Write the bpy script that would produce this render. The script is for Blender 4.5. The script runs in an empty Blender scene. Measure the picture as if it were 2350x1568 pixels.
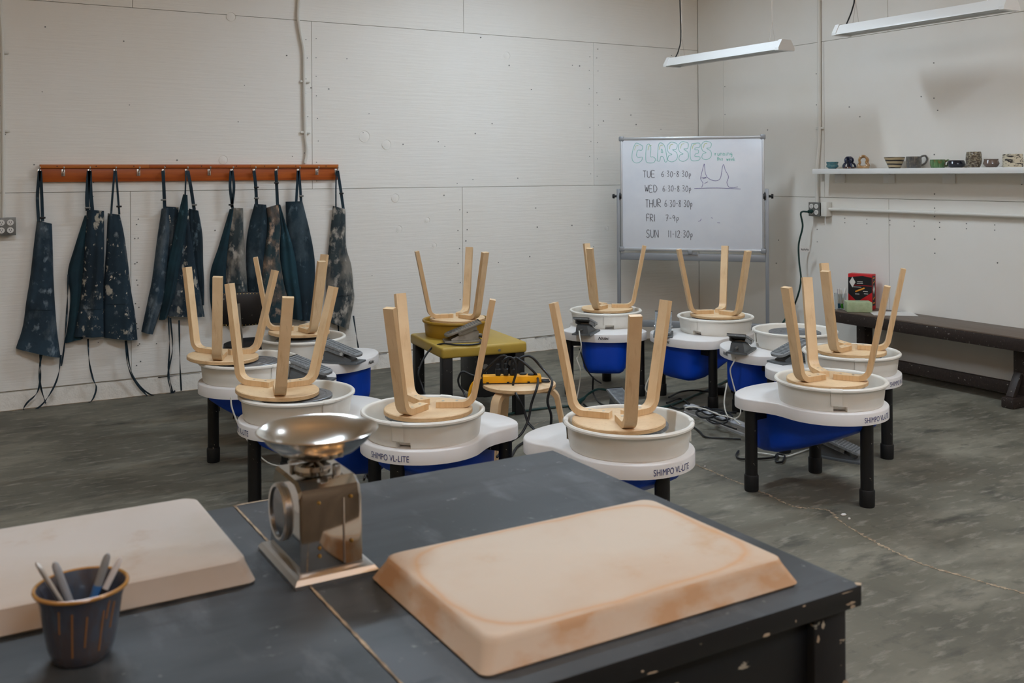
import bpy, bmesh, math, random
from math import sin, cos, pi, radians, sqrt, atan2
from mathutils import Vector, Matrix
random.seed(7)
S = bpy.context.scene
C = S.collection
# ------------------------------------------------------------------ camera, world, exposure
HEAD = 30.5
cam_d = bpy.data.cameras.new('camera'); cam = bpy.data.objects.new('camera', cam_d); C.objects.link(cam)
cam_d.sensor_width = 36; cam_d.lens = 36*2280/2350; cam_d.shift_y = -0.1638
cam.matrix_world = (Matrix.Translation((-6.157, -7.050, 1.48)) @ Matrix.Rotation(radians(-HEAD), 4, 'Z')
                    @ Matrix.Rotation(pi/2, 4, 'X') @ Matrix.Rotation(radians(-0.32), 4, 'Z'))
cam_d.dof.use_dof = True; cam_d.dof.focus_distance = 4.7; cam_d.dof.aperture_fstop = 7.0
cam_d.clip_start = 0.05
S.camera = cam
w = bpy.data.worlds.new('world'); S.world = w; w.use_nodes = True
w.node_tree.nodes['Background'].inputs[0].default_value = (1, .93, .85, 1)
w.node_tree.nodes['Background'].inputs[1].default_value = 0.05
S.view_settings.view_transform = 'Standard'; S.view_settings.look = 'None'
S.view_settings.gamma = 1; S.view_settings.use_curve_mapping = False
S.view_settings.exposure = 0.0
LAMP = 106.0          # strength of the lit tubes' diffusers

# ------------------------------------------------------------------ helpers
def lin(c):
    return tuple(((v/255)/12.92 if v/255 <= .04045 else ((v/255+.055)/1.055)**2.4) for v in c) + (1,)

def mat(name, col, rough=.5, metal=0, var=(), bump=None, coat=0, emit=None, trans=0, spec=.5, coords='Object', ior=1.45):
    """procedural principled material; var = [(scale, stretch, lo, hi, colour)], bump = (scale, stretch, strength, distance)"""
    m = bpy.data.materials.new(name); m.use_nodes = True
    N = m.node_tree.nodes; K = m.node_tree.links; b = N['Principled BSDF']
    b.inputs['Roughness'].default_value = rough; b.inputs['Metallic'].default_value = metal
    b.inputs['Coat Weight'].default_value = coat; b.inputs['Transmission Weight'].default_value = trans
    b.inputs['Specular IOR Level'].default_value = spec; b.inputs['IOR'].default_value = ior
    tc = N.new('ShaderNodeTexCoord')
    def noise(scale, stretch, detail=6, rough_=.6, dist=0.0):
        mp = N.new('ShaderNodeMapping'); mp.inputs['Scale'].default_value = stretch
        K.new(tc.outputs[coords], mp.inputs[0])
        n = N.new('ShaderNodeTexNoise'); n.inputs['Scale'].default_value = scale
        n.inputs['Detail'].default_value = detail; n.inputs['Roughness'].default_value = rough_
        n.inputs['Distortion'].default_value = dist
        K.new(mp.outputs[0], n.inputs['Vector']); return n.outputs['Fac']
    cur = None
    for (sc, st, lo, hi, c2) in var:
        r = N.new('ShaderNodeMapRange'); r.inputs[1].default_value = lo; r.inputs[2].default_value = hi
        K.new(noise(sc, st), r.inputs[0])
        mx = N.new('ShaderNodeMix'); mx.data_type = 'RGBA'
        K.new(r.outputs[0], mx.inputs['Factor'])
        if cur is None: mx.inputs['A'].default_value = lin(col)
        else: K.new(cur, mx.inputs['A'])
        mx.inputs['B'].default_value = lin(c2); cur = mx.outputs['Result']
    if cur is None: b.inputs['Base Color'].default_value = lin(col)
    else: K.new(cur, b.inputs['Base Color'])
    if bump:
        bp = N.new('ShaderNodeBump'); bp.inputs['Strength'].default_value = bump[2]; bp.inputs['Distance'].default_value = bump[3]
        K.new(noise(bump[0], bump[1]), bp.inputs['Height']); K.new(bp.outputs[0], b.inputs['Normal'])
    if emit:
        b.inputs['Emission Color'].default_value = lin(emit[0]); b.inputs['Emission Strength'].default_value = emit[1]
    return m

I3 = (1, 1, 1)
M = {}
M['wall'] = mat('painted_plywood', (238, 235, 228), .62, var=[(1.1, (1, 1, 1), .35, .75, (234, 229, 219)), (14, (.5, .5, 5), .62, .9, (222, 216, 205))],
                bump=(9, (.35, .35, 7), .22, .012))
M['backwall'] = mat('dim_brown_wall', (126, 108, 88), .75, var=[(1.2, I3, .35, .7, (104, 88, 70))])
M['wall_r'] = mat('painted_board', (236, 233, 226), .62, var=[(1.0, I3, .35, .75, (231, 226, 215))], bump=(60, I3, .05, .004))
M['curb'] = mat('painted_concrete_curb', (228, 223, 213), .75, var=[(7, I3, .58, .75, (170, 160, 143)), (45, I3, .7, .78, (95, 88, 78))], bump=(22, I3, .45, .02))
M['floor'] = mat('worn_concrete', (110, 106, 92), .6, var=[(.8, (1, .4, 1), .40, .62, (82, 79, 69)), (2.1, (.6, 1.35, 1), .48, .68, (134, 129, 114)), (5, (.55, 1.5, 1), .54, .70, (72, 70, 62)), (19, (.45, 1.3, 1), .54, .74, (140, 135, 122)), (11, I3, .60, .74, (84, 80, 70)), (90, I3, .70, .80, (158, 153, 142))],
                 bump=(35, I3, .12, .006), spec=.4)
M['crack'] = mat('crack_filler', (178, 158, 132), .9, var=[(30, I3, .4, .6, (128, 112, 92))])
M['crackdark'] = mat('dark_gap', (48, 42, 36), .9)
M['ceiling'] = mat('ceiling_board', (236, 222, 200), .8, var=[(2, I3, .4, .7, (228, 212, 188))])
M['farwall'] = mat('far_wall_paint', (234, 222, 202), .7, var=[(1.2, I3, .35, .7, (228, 214, 190))])
M['white_metal'] = mat('white_enamel', (232, 232, 229), .35)
M['conduit'] = mat('painted_conduit', (222, 219, 210), .5)
M['diff_off'] = mat('unlit_diffuser', (150, 154, 152), .35, var=[(160, (1, .05, 1), .4, .6, (168, 171, 168))])
M['diff_on'] = mat('lit_diffuser', (255, 255, 255), .4, emit=((220, 238, 255), LAMP))
M['bulb'] = mat('warm_bulb', (255, 220, 170), .3, emit=((255, 196, 132), 120.0))
M['black'] = mat('black_rubber', (20, 21, 22), .5)
M['blackcord'] = mat('black_cord', (22, 24, 26), .45)
M['greencord'] = mat('green_cord', (16, 52, 48), .45)
M['whitecord'] = mat('white_cord', (206, 203, 192), .5)
M['yellowcord'] = mat('yellow_cord', (226, 160, 20), .45)
M['legblack'] = mat('black_steel', (20, 20, 21), .45, var=[(44, I3, .675, .69, (150, 146, 136))], bump=(40, I3, .1, .003))
M['pan'] = mat('ivory_plastic', (236, 233, 224), .38, var=[(3, I3, .45, .8, (226, 220, 206))])
M['top'] = mat('white_table_plastic', (228, 225, 222), .35, var=[(4, I3, .5, .85, (214, 208, 202))])
M['blue'] = mat('blue_plastic', (3, 68, 190), .42)
M['head'] = mat('grey_wheelhead', (136, 139, 142), .4, metal=.6, var=[(60, (1, 1, 1), .4, .7, (108, 110, 113))])
M['ink'] = mat('blue_ink', (32, 46, 112), .6)
M['inkb'] = mat('black_ink', (14, 14, 16), .6)
M['wood'] = mat('birch_veneer', (234, 204, 162), .45, var=[(5, (1, 1, 1), .4, .75, (214, 178, 133)), (55, (1, 1, .06), .55, .8, (205, 168, 122))])
M['ply'] = mat('birch_plywood_edge', (214, 176, 128), .5, var=[(120, (.3, .3, 2.0), .5, .62, (190, 150, 104)), (6, I3, .4, .8, (224, 190, 146))])
M['plyleg'] = mat('birch_leg_edge', (216, 180, 134), .5, var=[(110, (1, 1, .05), .45, .62, (204, 166, 120)), (6, I3, .4, .8, (224, 192, 150))])
M['grey'] = mat('grey_cast_pedal', (92, 96, 98), .45, var=[(30, I3, .6, .8, (122, 124, 124))])
M['grey2'] = mat('grey_treadle', (124, 127, 128), .5, var=[(70, I3, .55, .7, (158, 160, 160))])
M['steel'] = mat('chrome', (176, 171, 164), .07, metal=1)
M['satin'] = mat('satin_bowl_steel', (226, 222, 214), .2, metal=1)
M['steel2'] = mat('brushed_steel', (196, 194, 190), .3, metal=1)
M['alu'] = mat('aluminium', (196, 198, 200), .4, metal=.35)
M['ochre'] = mat('ochre_plastic', (168, 130, 38), .42, var=[(5, I3, .4, .8, (148, 110, 26))])
M['mustard'] = mat('mustard_fibreglass', (182, 152, 62), .42, var=[(5, I3, .4, .8, (166, 138, 54))])
M['dullsteel'] = mat('dull_cast_metal', (140, 136, 126), .45, metal=.6, var=[(20, I3, .5, .75, (108, 102, 92))])
M['cherry'] = mat('stained_wood', (178, 86, 20), .42, var=[(7, (.25, 1, 6), .4, .7, (150, 64, 10)), (3, (.4, 1, 2), .5, .8, (190, 100, 32))], bump=(30, (.1, 1, 5), .08, .003))
M['cherry2'] = mat('stained_ledge', (190, 108, 40), .42, var=[(7, (.25, 1, 6), .4, .7, (170, 86, 26))])
M['slate'] = mat('worn_black_tabletop', (46, 51, 54), .5, var=[(2.2, (.6, 1.6, 1), .42, .62, (72, 77, 81)), (6, (1.4, .5, 1), .54, .72, (96, 101, 105)), (12, (.5, 2.0, 1), .58, .74, (44, 47, 50)), (40, I3, .66, .76, (124, 127, 128))], spec=.45)
M['tblack'] = mat('chipped_black_paint', (26, 26, 27), .42, var=[(18, (1, 1, 2.2), .66, .68, (168, 156, 136)), (4, I3, .5, .8, (40, 40, 41))])
M['benchw'] = mat('dark_bench_wood', (42, 33, 29), .5, var=[(60, (.2, 2.0, 1), .45, .75, (60, 48, 42)), (60, I3, .66, .68, (176, 170, 160))])
M['benchtop'] = mat('worn_bench_top', (112, 98, 86), .5, var=[(40, (3, .12, 1), .4, .7, (90, 76, 66)), (60, I3, .74, .76, (150, 142, 130))])
M['plaster1'] = mat('stained_plaster', (210, 197, 179), .8, var=[(3.2, (1, 1, 1), .45, .8, (200, 176, 150)), (7, (1, 1, .6), .62, .80, (196, 160, 118)), (80, I3, .73, .78, (150, 110, 70))], bump=(30, I3, .08, .003))
M['rust'] = mat('orange_stain', (218, 158, 96), .85, var=[(9, (1, 1, .5), .35, .6, (232, 190, 140)), (26, I3, .6, .8, (190, 128, 70))])
M['plaster2'] = mat('pale_plaster', (190, 181, 171), .8, var=[(3.0, (1, 1, 1), .45, .75, (178, 164, 146)), (10, I3, .62, .85, (170, 146, 120))])
M['wboard'] = mat('whiteboard_enamel', (226, 229, 234), .22, var=[(3, I3, .45, .85, (214, 218, 226))])
M['frame'] = mat('grey_frame', (150, 154, 158), .4, metal=.3)
M['framelight'] = mat('anodised_frame', (196, 199, 202), .35, metal=.5)
M['leather'] = mat('black_leather', (22, 20, 20), .45, bump=(90, I3, .15, .002), var=[(20, I3, .66, .7, (120, 116, 110))])
M['brass'] = mat('brass_nail', (190, 150, 80), .3, metal=1)
M['yellow'] = mat('yellow_plastic', (240, 168, 14), .42)
M['sponge'] = mat('green_block', (176, 188, 150), .85, var=[(30, I3, .4, .7, (160, 174, 134))])
M['red'] = mat('red_card', (196, 22, 30), .5)
M['boxblack'] = mat('black_print', (24, 22, 24), .5)
M['paper'] = mat('paper', (218, 214, 208), .8)
M['orange'] = mat('orange_print', (230, 150, 50), .6)
M['socket'] = mat('socket_face', (226, 224, 218), .4)
M['galv'] = mat('galvanised_box', (128, 128, 124), .45, metal=.5, var=[(25, I3, .4, .7, (104, 104, 100))])
M['teal'] = mat('teal_marker', (96, 186, 168), .7)
M['lime'] = mat('lime_marker', (176, 200, 60), .7)
M['purple'] = mat('purple_marker', (92, 80, 140), .7)
M['dry'] = mat('black_marker', (52, 50, 54), .7)
def glass_mat():
    m = mat('clear_plastic', (235, 240, 242), .06, trans=1.0, ior=1.2); return m
M['glass'] = glass_mat()
def glaze(name, col, var, rough=.22): return mat(name, col, rough, var=var, coat=.5)

# ---- mesh builder
class MB:
    def __init__(s): s.v = []; s.f = []
    def add(s, vs, fs):
        o = len(s.v); s.v += [tuple(p) for p in vs]; s.f += [tuple(i+o for i in f) for f in fs]; return s
    def box(s, c, d, rot=None):
        x, y, z = d[0]/2, d[1]/2, d[2]/2
        vs = [(-x,-y,-z),(x,-y,-z),(x,y,-z),(-x,y,-z),(-x,-y,z),(x,-y,z),(x,y,z),(-x,y,z)]
        if rot is not None: vs = [tuple(rot @ Vector(p)) for p in vs]
        return s.add([(p[0]+c[0], p[1]+c[1], p[2]+c[2]) for p in vs], [(3,2,1,0),(4,5,6,7),(0,1,5,4),(1,2,6,5),(2,3,7,6),(3,0,4,7)])
    def bbox(s, c, d, bev=.005, rot=None, seg=2):
        bm = bmesh.new(); bmesh.ops.create_cube(bm, size=1)
        for v in bm.verts: v.co = Vector((v.co.x*d[0], v.co.y*d[1], v.co.z*d[2]))
        bmesh.ops.bevel(bm, geom=bm.edges[:], offset=min(bev, min(d)*.45), segments=seg, affect='EDGES', profile=.5)
        bm.verts.index_update()
        vs = [((rot @ v.co) if rot is not None else v.co) + Vector(c) for v in bm.verts]
        fs = [[v.index for v in f.verts] for f in bm.faces]; bm.free(); return s.add(vs, fs)
    def lathe(s, prof, n=32, c=(0,0,0), a0=0, a1=2*pi, sq=(1,1)):
        full = abs(a1-a0-2*pi) < 1e-6; m = n if full else n+1; k = len(prof)
        vs = []
        for i in range(m):
            a = a0+(a1-a0)*i/n
            for r, z in prof: vs.append((c[0]+r*cos(a)*sq[0], c[1]+r*sin(a)*sq[1], c[2]+z))
        fs = []
        for i in range(n):
            j = (i+1) % m
            for q in range(k-1):
                a, b, c_, d = i*k+q, j*k+q, j*k+q+1, i*k+q+1
                fs.append((a, b, c_, d))
        return s.add(vs, fs)
    def cyl(s, p, q, r, r2=None, n=14, caps=True):
        p, q = Vector(p), Vector(q); r2 = r if r2 is None else r2
        d = (q-p).normalized(); u = d.orthogonal().normalized(); w_ = d.cross(u)
        vs = []
        for (o, rr) in ((p, r), (q, r2)):
            for i in range(n):
                a = 2*pi*i/n; vs.append(o+u*(rr*cos(a))+w_*(rr*sin(a)))
        fs = [(i, (i+1) % n, n+(i+1) % n, n+i) for i in range(n)]
        if caps: fs += [tuple(range(n-1, -1, -1)), tuple(range(n, 2*n))]
        return s.add(vs, fs)
    def tube(s, pts, r, n=8, rs=None):
        pts = [Vector(p) for p in pts]; vs = []; u = None
        for i, p in enumerate(pts):
            t = (pts[min(i+1, len(pts)-1)]-pts[max(i-1, 0)]).normalized()
            if u is None: u = t.orthogonal().normalized()
            else:
                u = (u-t*u.dot(t))
                u = u.normalized() if u.length > 1e-6 else t.orthogonal().normalized()
            w_ = t.cross(u); rr = rs[i] if rs else r
            for k in range(n):
                a = 2*pi*k/n; vs.append(p+u*(rr*cos(a))+w_*(rr*sin(a)))
        fs = []
        for i in range(len(pts)-1):
            for k in range(n):
                fs.append((i*n+k, i*n+(k+1) % n, (i+1)*n+(k+1) % n, (i+1)*n+k))
        fs += [tuple(range(n-1, -1, -1)), tuple(range((len(pts)-1)*n, len(pts)*n))]
        return s.add(vs, fs)
    def prism(s, out, z0, z1, inset=0, h=0):
        """outline (x, y) extruded in z; optional small chamfer at the top edge"""
        n = len(out); cx = sum(p[0] for p in out)/n; cy = sum(p[1] for p in out)/n
        rings = [(0, z0), (0, z1-h)]
        if h: rings += [(inset*.35, z1-h*.35), (inset, z1)]
        vs = []
        for (ins, z) in rings:
            for i, p in enumerate(out):
                a, b = Vector(out[i-1]), Vector(out[(i+1) % n]); t = (b-a).normalized(); nn = Vector((-t.y, t.x))
                vs.append((p[0]+nn.x*ins, p[1]+nn.y*ins, z))
        fs = []
        for q in range(len(rings)-1):
            for i in range(n): fs.append((q*n+i, q*n+(i+1) % n, (q+1)*n+(i+1) % n, (q+1)*n+i))
        fs += [tuple(range(n-1, -1, -1)), tuple(range((len(rings)-1)*n, len(rings)*n))]
        return s.add(vs, fs)
    def sweep(s, pts, ups, wd, th):
        """flat strip of width wd and thickness th along pts; ups = thickness direction per point"""
        vs = []; n = len(pts)
        for i, p in enumerate(pts):
            p = Vector(p); t = (Vector(pts[min(i+1, n-1)])-Vector(pts[max(i-1, 0)])).normalized()
            up = Vector(ups[i]) if not isinstance(ups, Vector) else ups
            sd = t.cross(up).normalized(); up = sd.cross(t).normalized()
            for (a, b) in ((-1,-1),(1,-1),(1,1),(-1,1)): vs.append(p+sd*(a*wd/2)+up*(b*th/2))
        fs = []
        for i in range(n-1):
            for k in range(4): fs.append((i*4+k, (i+1)*4+k, (i+1)*4+(k+1) % 4, i*4+(k+1) % 4))
        fs += [(0,1,2,3), ((n-1)*4+3, (n-1)*4+2, (n-1)*4+1, (n-1)*4)]
        return s.add(vs, fs)
    def mesh(s, name, m, smooth=32):
        me = bpy.data.meshes.new(name); me.from_pydata(s.v, [], s.f)
        bm = bmesh.new(); bm.from_mesh(me); bmesh.ops.recalc_face_normals(bm, faces=bm.faces); bm.to_mesh(me); bm.free()
        me.materials.append(M[m] if isinstance(m, str) else m)
        if smooth:
            me.shade_smooth(); me.set_sharp_from_angle(angle=radians(smooth))
        return me
def ob(name, me, parent=None, loc=(0,0,0), rot=(0,0,0)):
    o = bpy.data.objects.new(name, me); C.objects.link(o); o.location = loc; o.rotation_euler = rot
    if parent: o.parent = parent
    return o
def put(name, mb, m, parent=None, loc=(0,0,0), rot=(0,0,0), smooth=32): return ob(name, mb.mesh(name, m, smooth), parent, loc, rot)
def tag(o, label, cat, group=None):
    o['label'] = label; o['category'] = cat
    if group: o['group'] = group
    return o
def thing(name, label, cat, loc=(0,0,0), rot=(0,0,0), group=None):
    o = bpy.data.objects.new(name, None); C.objects.link(o); o.location = loc; o.rotation_euler = rot; o.empty_display_size = .1
    return tag(o, label, cat, group)
def struct(o): o['kind'] = 'structure'; return o
def spline(pts, n=8):
    P = [Vector(p) for p in pts]; out = []
    for i in range(len(P)-1):
        a = P[i-1] if i else P[0]*2-P[1]; b, c = P[i], P[i+1]; d = P[i+2] if i+2 < len(P) else P[-1]*2-P[-2]
        for k in range(n):
            t = k/n
            out.append(.5*((2*b)+(c-a)*t+(2*a-5*b+4*c-d)*t*t+(3*b-a-3*c+d)*t**3))
    out.append(P[-1]); return out
def cspline(pts, n=6):
    P = [Vector(p) for p in pts]; L = len(P); out = []
    for i in range(L):
        a, b, c, d = P[i-1], P[i], P[(i+1) % L], P[(i+2) % L]
        for k in range(n):
            t = k/n; out.append(.5*((2*b)+(c-a)*t+(2*a-5*b+4*c-d)*t*t+(3*b-a-3*c+d)*t**3))
    return out
def cord(name, pts, r, m, label, group=None, parent=None, n=8):
    o = put(name, MB().tube(spline(pts, n), r), m, parent)
    if label: tag(o, label, 'cord', group)
    return o
def rz(deg): return radians(deg-HEAD)      # heading measured from the view's lateral axis

def text_mesh(body, width, height, shear=0, bold=0):
    cu = bpy.data.curves.new('t', 'FONT'); cu.body = body; cu.size = 1; cu.shear = shear; cu.offset = bold; cu.resolution_u = 3
    o = bpy.data.objects.new('t', cu); C.objects.link(o)
    me = bpy.data.meshes.new_from_object(o.evaluated_get(bpy.context.evaluated_depsgraph_get()))
    vs = [v.co.copy() for v in me.vertices]; fs = [tuple(p.vertices) for p in me.polygons]
    bpy.data.objects.remove(o); bpy.data.curves.remove(cu); bpy.data.meshes.remove(me)
    x0, x1 = min(v.x for v in vs), max(v.x for v in vs); y0, y1 = min(v.y for v in vs), max(v.y for v in vs)
    return [((v.x-(x0+x1)/2)*width/(x1-x0), (v.y-(y0+y1)/2)*height/(y1-y0)) for v in vs], fs
# ------------------------------------------------------------------ room shell
RX, RY, RZ = -9.2, -10.2, 4.0
floor = struct(put('floor', MB().box((RX/2+.1, RY/2+.1, -.05), (-RX+.6, -RY+.6, .1)), 'floor', smooth=0))
struct(put('ceiling', MB().box((RX/2, RY/2, RZ+.05), (-RX+.6, -RY+.6, .1)), 'ceiling', smooth=0))
wl = struct(put('wall_left', MB().box((RX/2, .09, RZ/2), (-RX+.3, .14, RZ)), 'wall', smooth=0))
wr = struct(put('wall_right', MB().box((.09, RY/2, RZ/2), (.14, -RY+.0, RZ)), 'wall_r', smooth=0))
struct(put('wall_back', MB().box((RX/2, RY-.05, RZ/2), (-RX+.3, .1, RZ)), 'backwall', smooth=0))
struct(put('wall_side', MB().box((RX-.05, RY/2, RZ/2), (.1, -RY+.0, RZ)), 'farwall', smooth=0))
def panels(parent, axis, rows, m, g=.0028):
    for (z0, z1, cuts) in rows:
        for a, b in zip(cuts[:-1], cuts[1:]):
            c, d = (a+b)/2, abs(b-a)-g
            if axis == 'x': put('panel', MB().bbox((c, .011, (z0+z1)/2), (d, .022, z1-z0-g), .0015, seg=1), m, parent, smooth=0)
            else: put('panel', MB().bbox((.011, c, (z0+z1)/2), (.022, d, z1-z0-g), .0015, seg=1), m, parent, smooth=0)
panels(wl, 'x', [(.118, 1.376, [RX, -7.49, -4.98, -2.466, 0]), (1.376, 2.612, [RX, -8.77, -6.24, -3.711, -1.180, 0]), (2.612, RZ, [RX, -7.47, -4.96, -2.446, 0])], 'wall')
panels(wr, 'y', [(.01, 1.278, [RY, -7.1, -4.6, -2.11, 0]), (1.278, 2.52, [RY, -8.6, -6.0, -3.98, -1.497, -.34, 0]), (2.52, RZ, [RY, -7.1, -4.6, -2.11, 0])], 'wall_r')
# rough concrete curb along the foot of the left wall
cb = MB(); n = 140; ring = []
rr = random.Random(3)
for i in range(n+1):
    x = RX-.0*i+(-RX)*i/n; e = rr.uniform(0, .012)
    ring += [(x, .02, 0), (x, -.012-e, 0), (x, -.010-e*.6, .03), (x, -.008-rr.uniform(0, .004), .085), (x, -.003, .108+rr.uniform(-.004, .004)), (x, .02, .112)]
cb.add(ring, [(i*6+k, (i+1)*6+k, (i+1)*6+k+1, i*6+k+1) for i in range(n) for k in range(5)])
struct(put('baseboard_left', cb, 'curb', smooth=25))
r2 = random.Random(9); vs = []
for i in range(241):
    x = -8.9+8.85*i/240; wv = .012+.022*r2.random()**2
    vs += [(x, -.004, .0016), (x, -.016-wv, .0016)]
put('mortar_edge', MB().add(vs, [(2*i, 2*i+1, 2*i+3, 2*i+2) for i in range(240)]), 'crack', floor, smooth=0)
# open joint where the sheathing has lifted off the curb
vs = []
for i in range(61):
    x = -4.95+4.2*i/60; hh = .001+.004*r2.random()**2
    vs += [(x, -.0125, .110-hh), (x, -.0125, .110+hh)]
put('open_joint', MB().add(vs, [(2*i, 2*i+1, 2*i+3, 2*i+2) for i in range(60) if r2.random() < .55]), 'crackdark', wl, smooth=0)
# nail heads showing through the paint
def nails(parent, pts, axis):
    mb = MB()
    for (p, r) in pts:
        q = Vector(p)
        d = Vector((0, -.0025, 0)) if axis == 'x' else Vector((-.0025, 0, 0))
        mb.cyl(q, q+d, r, n=8)
    o = put('nail_heads', mb, 'galv', parent, smooth=0); o['kind'] = 'stuff'
rr = random.Random(11); pl = []
for x in (-4.945, -4.98+.05, -2.43, -2.5):
    for z in [.2+.14*k for k in range(8)]: pl.append(((x+rr.uniform(-.01, .01), 0, z+rr.uniform(-.03, .03)), .0045))
for x in (-3.67, -3.75, -1.14, -1.22):
    for z in [1.45+.15*k for k in range(8)]: pl.append(((x+rr.uniform(-.01, .01), 0, z+rr.uniform(-.03, .03)), .0035))
for k in range(60): pl.append(((rr.uniform(-6, -.2), 0, rr.uniform(.3, 2.6)), rr.uniform(.003, .006)))
nails(wl, pl, 'x')
pl = []
for (x, y) in ((1955,506),(2007,508),(2060,511),(2115,513),(2180,515),(2230,518),(2290,520),(2340,524)): pass
for k in range(9): 
    pl.append(((0, -1.70-.21*k, 1.12), .004)); pl.append(((0, -1.70-.21*k, 1.085), .004))
for z in (.9, 1.0, 1.16, 1.22, 1.32, 1.6, 2.0, 2.25): pl += [((0, -2.5, z), .005), ((0, -1.42, z+.02), .004), ((0, -.36, z), .004)]
for k in range(14): pl.append(((0, rr.uniform(-3.4, -.4), rr.uniform(.6, 2.4)), .005))
nails(wr, pl, 'y')
# round plugs and filled knots in the plywood
rr = random.Random(5); 
for (x, z, r) in ((-4.36, 1.59, .028), (-3.05, 1.30, .03), (-2.78, 1.12, .022), (-3.02, 1.06, .024), (-2.72, .92, .02), (-3.12, 1.71, .035), (-3.3, 1.77, .04), (-2.05, 2.45, .03), (-4.3, 2.6, .03), (-1.05, 1.0, .02)):
    put('knot_plug', MB().lathe([(0, 0), (r*.9, 0), (r, -.001), (r*1.08, .002)], 20), 'wall', wl, (x, -.0015, z), (pi/2, 0, 0))
# long hairline cracks in the slab
def crack(pts, wd, sd):
    r2 = random.Random(sd); P = spline(pts, 26); mb = MB(); vs = []
    for i, p in enumerate(P):
        t = (P[min(i+1, len(P)-1)]-P[max(i-1, 0)]).normalized(); nn = Vector((-t.y, t.x, 0))
        j = nn*r2.uniform(-.006, .006); wv = wd*r2.uniform(.15, 1.0)**1.5
        vs += [p+j+nn*wv, p+j-nn*wv]
    mb.add([(v[0], v[1], .0012) for v in vs], [(2*i, 2*i+1, 2*i+3, 2*i+2) for i in range(len(P)-1)])
    put('floor_crack', mb, 'crack', floor, smooth=0)
crack([(-2.546,-2.515,0.000),(-2.784,-3.115,0.000),(-2.816,-3.331,0.000),(-2.828,-3.526,0.000),(-2.839,-3.708,0.000),(-2.857,-3.886,0.000),(-2.771,-4.005,0.000),(-2.829,-4.117,0.000),(-2.895,-4.341,0.000),(-2.921,-4.486,0.000),(-2.931,-4.630,0.000),(-2.891,-4.817,0.000),(-2.853,-4.958,0.000)], .011, 1)
crack([(-3.457,-1.952,0.000),(-3.409,-2.150,0.000),(-3.188,-2.118,0.000),(-2.899,-1.995,0.000)], .004, 2)
for (p, r) in (((-2.761,-4.083,0.000), .013), ((-2.779,-4.129,0.000), .006), ((-2.793,-3.235,0.000), .006)):
    put('clay_crumb', MB().lathe([(0, 0), (r, 0), (r*1.1, .003), (r*.8, .006), (0, .007)], 9, sq=(1, .7)), 'paper', floor, (p[0], p[1], .001))

# ------------------------------------------------------------------ lamps
def shop_light(loc, rotz, lit, label, group):
    t = thing('shop_light', label, 'light', loc, (0, 0, rotz), group)
    Lh = .61
    sec = [(-.078, 0), (-.070, .004), (-.036, .062), (.036, .062), (.070, .004), (.078, 0), (.075, .012), (.040, .068), (-.040, .068), (-.075, .012)]
    vs = [(x, y, z) for x in (-Lh, Lh) for (y, z) in sec]; k = len(sec)
    put('housing', MB().add(vs, [(i, (i+1) % k, k+(i+1) % k, k+i) for i in range(k)] + [tuple(range(k)), tuple(range(k, 2*k))]), 'white_metal', t, smooth=20)
    for sx in (-1, 1):
        e = MB(); pr = [(-.08, -.004), (.08, -.004), (.08, .014), (.044, .074), (-.044, .074), (-.08, .014)]
        e.add([(sx*(Lh+d), y, z) for d in (-.004, .03) for (y, z) in pr], [(i, (i+1) % 6, 6+(i+1) % 6, 6+i) for i in range(6)]+[(0,1,2,3,4,5), (11,10,9,8,7,6)])
        put('end_cap', e, 'white_metal', t, smooth=0)
        wv = MB()
        top = RZ-loc[2]
        for dy in (-.03, .03): wv.cyl((sx*.5, dy, .066), (sx*.5, 0, .22), .0016, n=5)
        wv.cyl((sx*.5, 0, .22), (sx*.5, 0, top), .0016, n=5)
        put('hanging_wire', wv, 'steel2', t)
    put('diffuser', MB().box((0, 0, .008), (2*Lh-.004, .128, .004)), 'diff_on' if lit else 'diff_off', t, smooth=0)
    return t
f1 = shop_light((-.864, -1.296, 2.355), pi/2, False, 'unlit white shop light hanging above the whiteboard', 'unlit shop lights by the shelf wall')
f2 = shop_light((-.661, -2.878, 2.43), pi/2, False, 'unlit white shop light hanging above the pottery shelf', 'unlit shop lights by the shelf wall')
for f, pts in ((f1, [(.585, .0, .066), (.54, .0, .13), (.50, .01, .25), (.50, .02, .7), (.5, 0, RZ-2.355)]), (f2, [(.585, .0, .066), (.53, .0, .17), (.50, .01, .28), (.5, .01, .7), (.5, 0, RZ-2.43)])):
    put('supply_cable', MB().tube(spline(pts, 8), .005), 'blackcord', f)
for i, (x, y) in enumerate(((-2.35, -1.75), (-2.2, -5.3), (-5.6, -3.8), (-2.65, -8.4), (-5.7, -8.9))):  # the left-row fixture is added, out of view, to brighten the left wall
    shop_light((x, y, 3.45), 0, True, ('lit white shop light hung high over the middle of the apron wall', 'lit shop light hung high over the middle of the room', 'unseen lit shop light added over the left row of wheels', 'lit shop light hung high over the far right of the room', 'lit shop light hung high behind the black work tables')[i], 'lit shop lights')
sl = thing('string_light', 'string of warm round bulbs strung across the room behind the work tables', 'light', (-5, -7.6, 3.35))
bw = [(-3.6+.45*i, .5*sin(i*.9), -.10*sin(pi*(i % 4)/4)) for i in range(18)]
put('wire', MB().tube(bw, .004), 'blackcord', sl)
for p in bw[::1]:
    put('bulb', MB().lathe([(0, -.085), (.018, -.08), (.03, -.06), (.028, -.04), (.014, -.015), (.012, 0), (0, 0)], 10), 'bulb', sl, p)

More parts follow.
